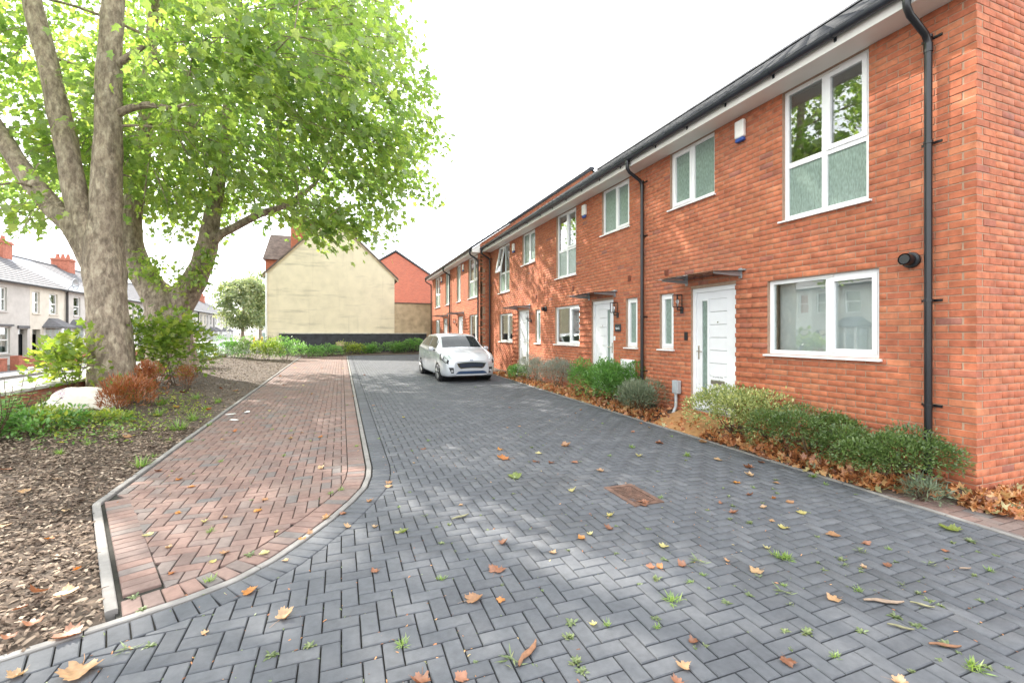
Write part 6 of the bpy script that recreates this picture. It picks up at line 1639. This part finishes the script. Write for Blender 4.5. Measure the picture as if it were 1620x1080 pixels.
def prof(y):
    w, zb, sh, rw, top = [float(np.interp(y, STA[:, 0], STA[:, k])) for k in range(1, 6)]
    gh = max(0.0, (top - sh - .1)) ; crown = .02 + .02 * min(1, gh * 4)
    return [(0, zb), (w * .55, zb), (w * .90, zb + .015), (w * .985, zb + .10), (w * 1.0, zb + (sh - zb) * .42), (w * .992, zb + (sh - zb) * .70), (w * .975, sh - .035), (w * .945, sh),
            (w * .945 + (rw - w * .945) * .08, sh + (top - sh) * .10), (w * .945 + (rw - w * .945) * .55, sh + (top - sh) * .58), (rw + .035, top - crown - .035), (rw - .02, top - crown), (rw * .55, top - crown * .3), (0, top)]
NP_ = 14
VV = np.linspace(0, NP_ - 1, 53)
def S(y, v):
    """surface point: y along the car from the nose, v = section parameter 0..13 (belly to roof centre), mirrored for negative side by the caller"""
    # smooth across stations with a small window so the skin has no creases
    acc = np.zeros(2)
    for dy, wt in ((-.05, .25), (0, .5), (.05, .25)):
        yy = min(max(y + dy, 0), 4.05); P = np.array(prof(yy)); i = min(int(v), NP_ - 2); t = v - i
        a, b_, c, d = P[max(i - 1, 0)], P[i], P[i + 1], P[min(i + 2, NP_ - 1)]
        acc += wt * (.5 * (2 * b_ + (c - a) * t + (2 * a - 5 * b_ + 4 * c - d) * t * t + (3 * b_ - a - 3 * c + d) * t ** 3))
    return acc[0], acc[1]
CARX, CARY, CROT = 3.72, 13.42, R(-2.5)
CZ = gz(15.5)
def TC(x, y, z):
    """car coordinates: x to its side (towards the houses), y from nose to tail, z up"""
    c, s = math.cos(CROT), math.sin(CROT)
    return (CARX + x * c + y * s, CARY - x * s + y * c, CZ + (y - 2) * SL + z)
car = empty('parked_car', (CARX, CARY + 2, CZ), 'silver five door hatchback parked facing along the drive', 'car')
ys_ = np.unique(np.concatenate([np.linspace(0, .4, 15), np.linspace(.4, 3.6, 60), np.linspace(3.6, 4.05, 16)]))
def skin(name, y_list, v_list, mat, par, off=0.0, sides=(1, -1), thick=False, ok=None):
    mb = MB(TC)
    for sd_ in sides:
        pts = []
        for y in y_list:
            row = []
            for v in v_list:
                x0, z0 = S(y, v)
                if off:
                    xa, za = S(y, max(v - .05, 0)); xb, zb = S(y, min(v + .05, 12.999)); ya = max(y - .02, 0); yb = min(y + .02, 4.05); pa, pb = S(ya, v), S(yb, v)
                    tv = Vector((xb - xa, 0, zb - za)); tu = Vector((pb[0] - pa[0], yb - ya, pb[1] - pa[1])); nr = tv.cross(tu)
                    if nr.length > 1e-9: nr.normalize()
                    if nr.x * x0 + nr.z * (z0 - .6) < 0 and abs(nr.y) < .9: nr = -nr
                    if y < .3 and nr.y > 0 and abs(nr.y) > .5: nr = -nr
                    row.append((sd_ * (x0 + nr.x * off), y + nr.y * off, z0 + nr.z * off))
                else: row.append((sd_ * x0, y, z0))
            pts.append(row)
        m_, k_ = len(y_list), len(v_list)
        mb.add([p for r in pts for p in r], [(i * k_ + j, i * k_ + j + 1, (i + 1) * k_ + j + 1, (i + 1) * k_ + j) for i in range(m_ - 1) for j in range(k_ - 1)])
    return mb
def wheel_cut(y, z): return min((y - .82) ** 2 + (z - .30) ** 2, (y - 3.31) ** 2 + (z - .30) ** 2) < .335 ** 2
# body shell with wheel arches left open
mb = MB(TC)
for sd_ in (1, -1):
    k0 = len(mb.v); rows = [[(sd_ * S(y, min(v, 12.999))[0], y, S(y, min(v, 12.999))[1]) for v in VV] for y in ys_]; k_ = len(VV)
    fs = []
    for i in range(len(ys_) - 1):
        for j in range(k_ - 1):
            q = [rows[i][j], rows[i][j + 1], rows[i + 1][j + 1], rows[i + 1][j]]
            if all(wheel_cut(p[1], p[2]) and abs(p[0]) > .45 for p in q): continue
            fs.append((i * k_ + j, i * k_ + j + 1, (i + 1) * k_ + j + 1, (i + 1) * k_ + j))
    mb.add([p for r in rows for p in r], fs)
nose = [(S(0, min(v, 12.999))) for v in VV]
mb.add([(x, 0, z) for x, z in nose] + [(-x, 0, z) for x, z in nose[::-1]], [tuple(range(2 * len(nose)))])
tail = [(S(4.05, min(v, 12.999))) for v in VV]
mb.add([(x, 4.05, z) for x, z in tail] + [(-x, 4.05, z) for x, z in tail[::-1]], [tuple(range(2 * len(tail)))])
body = mb.build('body', 'car_paint', car, smooth='angle')
# dark floor and wheel housings
mb = MB(TC); mb.box((-.72, .3, .16), (.72, 3.75, .19)); 
for y in (.82, 3.31):
    for sd_ in (-1, 1):
        mb.lathe([(.36, 0), (.36, .3)], (sd_ * .62 - .15, y, .31), axis='X', seg=20)
mb.build('underbody', 'grille_black', car)
# glass
ws = [1.075 + k * .055 for k in range(11)]
def lin(a, b_, n_): return [a + (b_ - a) * k / (n_ - 1) for k in range(n_)]
skin('w', lin(1.01, 1.53, 9), lin(11.1, 12.999, 9), 'car_glass', car, off=.006).build('windscreen', 'car_glass', car, smooth=True)
for nm, a, b_ in (('front', 1.30, 2.22), ('rear', 2.30, 3.08), ('quarter', 3.15, 3.50)):
    mb = MB(TC)
    for sd_ in (1, -1):
        g2 = skin('s', lin(a, b_, 8), lin(8.15, 9.75, 5), 'car_glass', car, off=.005, sides=(sd_,)); g2.build('side_window', 'car_glass', car, smooth=True)
skin('r', lin(3.60, 3.86, 6), lin(11.0, 12.999, 8), 'car_glass', car, off=.006).build('rear_window', 'car_glass', car, smooth=True)
for sd_ in (1, -1):
    mb = skin('p', lin(1.42, 3.42, 20), [8.0, 8.08], 'car_chrome', car, off=.007, sides=(sd_,)); mb.build('window_trim', 'grille_black', car)
# door gaps
for y in (1.38, 2.26, 3.02):
    for sd_ in (1, -1):
        skin('g', [y - .004, y + .004], lin(3.3, 8.0, 12), 'grille_black', car, off=.002, sides=(sd_,)).build('door_gap', 'grille_black', car)
for y in (2.02, 2.84):
    for sd_ in (1, -1):
        mb = MB(TC); x0, z0 = S(y, 6.2); mb.bevbox((sd_ * (x0 + .002) - .012, y - .1, .80), (sd_ * (x0 + .002) + .022 * sd_, y + .1, .835), .006) if sd_ > 0 else mb.bevbox((-(x0 + .024), y - .1, .80), (-(x0 - .012), y + .1, .835), .006)
        mb.build('door_handle', 'car_paint', car)
# bonnet shut line
for sd_ in (1, -1): skin('h', lin(.30, 1.04, 14), [8.2, 8.3], 'grille_black', car, off=.002, sides=(sd_,)).build('bonnet_gap', 'grille_black', car)
# front face panels laid on the nose: x across, z up, following the bumper's curve
def nose_y(x, z):
    """how far back the front of the car is at (x, z)"""
    for yv, xx, zz in NOSE:
        if zz[0] <= z <= zz[-1] and float(np.interp(z, zz, xx)) >= abs(x): return yv
    return .9
NOSE = []
for yv in np.linspace(0, .9, 121):
    q = [S(yv, v) for v in np.linspace(2.2, 12.9, 30)]; NOSE.append((float(yv), [p[0] for p in q], [p[1] for p in q]))
def nose_panel(name, poly, mat, off, par, nx_=14, nz_=6):
    """poly(t, s) -> (x, z), t and s in 0..1"""
    mb = MB(TC); vs = []
    for i in range(nx_ + 1):
        for j in range(nz_ + 1):
            x, z = poly(i / nx_, j / nz_); vs.append((x, nose_y(x, z) - off, z))
    mb.add(vs, [(i * (nz_ + 1) + j, i * (nz_ + 1) + j + 1, (i + 1) * (nz_ + 1) + j + 1, (i + 1) * (nz_ + 1) + j) for i in range(nx_) for j in range(nz_)])
    return mb.build(name, mat, par, smooth=True)
def gri(t, s):
    x = -.44 + .88 * t; e = 1 - abs(2 * t - 1); hgt = .145 * min(1, (e * 4.2)) ** .55; top = .615 - .03 * (1 - e) ** 2
    return x, top - hgt * (1 - s)
nose_panel('grille_surround', lambda t, s: ((gri(t, s)[0]) * 1.06, .545 + (gri(t, s)[1] - .545) * 1.22), 'car_chrome', .006, car)
gr_ = nose_panel('grille', gri, 'grille_black', .012, car)
for q in range(4):
    zq = .49 + q * .032
    nose_panel('grille_bar', lambda t, s, zq=zq: (-.36 + .72 * t, zq + .010 * s), 'grille_blue', .016, gr_, 10, 1)
nose_panel('lower_grille', lambda t, s: (-.50 + 1.0 * t, .275 + (.085 * min(1, (1 - abs(2 * t - 1)) * 5) ** .6 + .004) * s), 'grille_blue', .010, car)
nose_panel('bumper_lip', lambda t, s: (-.6 + 1.2 * t, .205 + .045 * s), 'grille_black', .010, car, 14, 2)
nose_panel('emblem', lambda t, s: (.058 * math.cos(math.pi * t) , .685 + .024 * math.sin(math.pi * t) * (2 * s - 1)), 'grille_blue', .006, car, 10, 2)
for sd_ in (1, -1):
    hl = skin('hl', lin(.09, .58, 14), lin(5.15, 7.0, 6), 'grille_black', car, off=.006, sides=(sd_,)).build('headlight', 'grille_black', car, smooth=True)
    skin('hr', lin(.13, .26, 5), lin(5.45, 6.6, 4), 'lamp_lens', car, off=.012, sides=(sd_,)).build('reflector', 'lamp_lens', hl, smooth=True)
    skin('hr', lin(.30, .46, 5), lin(5.55, 6.7, 4), 'lamp_lens', car, off=.012, sides=(sd_,)).build('reflector', 'lamp_lens', hl, smooth=True)
    skin('hr', lin(.08, .56, 12), [5.1, 5.3], 'lamp_lens', car, off=.013, sides=(sd_,)).build('lamp_edge', 'lamp_lens', hl, smooth=True)
    nose_panel('fog_lamp_recess', lambda t, s, sd_=sd_: (sd_ * (.56 + .14 * t * (.45 + .55 * s)), .30 + .17 * s), 'grille_black', .010, car, 5, 5)
    mb = MB(TC); x_ = sd_ * .61; mb.lathe([(.035, 0), (.035, .02), (.02, .025)], (x_, nose_y(x_, .37) - .03, .37), axis='Y', seg=14); mb.build('fog_lamp', 'lamp_lens', car)
# mirrors, wipers, aerial
for sd_ in (1, -1):
    a_, b_ = sorted((sd_ * .86, sd_ * 1.02)); mb = MB(TC); mb.bevbox((a_, 1.28, .93), (b_, 1.40, 1.05), .04); mr_ = mb.build('door_mirror', 'car_paint', car, smooth='angle')
    MB(TC).tube([(sd_ * .80, 1.34, .94), (sd_ * .90, 1.34, .96)], .025, 8).build('mirror_arm', 'grille_black', mr_)
    a_, b_ = sorted((sd_ * .88, sd_ * 1.0)); MB(TC).box((a_, 1.401, .95), (b_, 1.404, 1.03)).build('mirror_glass', 'car_chrome', mr_)
for x0, x1 in ((-.1, -.6), (.45, -.05)):
    p0 = (x0, 1.05, 1.03); MB(TC).tube([(x0, 1.06, 1.022), ((x0 + x1) / 2, 1.10, 1.048), (x1, 1.16, 1.07)], .008, 6).build('wiper', 'grille_black', car)
MB(TC).tube([(0, 3.3, 1.42), (0, 3.5, 1.56)], .006, 5).build('roof_aerial', 'grille_black', car)
# wheels
def wheel(xc, y, sd_):
    w = empty('wheel', TC(xc, y, .30)); parent(w, car)
    mb = MB(TC); mb.lathe([(.20, -.09), (.27, -.095), (.295, -.08), (.302, -.03), (.302, .03), (.295, .08), (.27, .095), (.215, .085), (.20, .06)], (xc, y, .30), axis='X', seg=36); mb.build('tyre', 'tyre', w, smooth='angle')
    mb = MB(TC); f = sd_ * .09
    mb.lathe([(.215, f * .2), (.218, f), (.205, f * 1.05), (.195, f * .4)], (xc, y, .30), axis='X', seg=36)
    for k in range(5):
        for dv in (-.16, .16):
            a = k * 2 * math.pi / 5 + .3; a2 = a + dv
            p0 = (xc + f * 1.0, y + .04 * math.cos(a), .30 + .04 * math.sin(a)); p1 = (xc + f * .95, y + .205 * math.cos(a2), .30 + .205 * math.sin(a2)); mb.tube([p0, p1], [.022, .016], 6)
    mb.lathe([(.055, f * .6), (.055, f * 1.15), (.02, f * 1.25)], (xc, y, .30), axis='X', seg=18); mb.build('rim', 'alloy', w, smooth='angle')
    MB(TC).lathe([(.19, f * .1), (.19, f * .2)], (xc, y, .30), axis='X', seg=24).build('brake_disc', 'dark_metal', w)
for sd_ in (1, -1):
    for y in (.82, 3.31): wheel(sd_ * .775, y, sd_)
for sd_ in (1, -1): skin('tl', lin(3.72, 3.98, 6), lin(7.2, 8.6, 4), 'amber', car, off=.006, sides=(sd_,)).build('tail_light', 'amber', car)

# two more cars out on the street, copies of the same build
def copy_tree(o, par=None):
    c = o.copy(); COL.objects.link(c); c.parent = par
    if par is not None: c.matrix_parent_inverse = o.matrix_parent_inverse.copy()
    for ch_ in list(o.children): copy_tree(ch_, c)
    return c
for x, y, lb in ((-8.55, 37.0, 'silver hatchback parked on the street beyond the end of the boundary wall'), (-8.65, 43.5, 'silver hatchback parked further up the street, past another parked car')):
    c2 = copy_tree(car); c2.location = (x, y, -.36); c2['label'] = lb
simple('yellow_paint', (0.60, 0.36, 0.03), .5)
for px, lb in ((402, 'yellow bollard under the round headed street tree'), (415, 'yellow bollard close to the cream gable corner')):
    b_ = atdepth(px, 541, 48); bo = empty('bollard', (b_.x, b_.y, -.3), lb, 'bollard')
    MB().tube([(b_.x, b_.y, -.5), (b_.x, b_.y, 1.25)], .09, 10).build('post', 'yellow_paint', bo); MB().lathe([(.10, 0), (.10, .04), (.05, .1)], (b_.x, b_.y, 1.25), seg=10).build('cap', 'yellow_paint', bo)
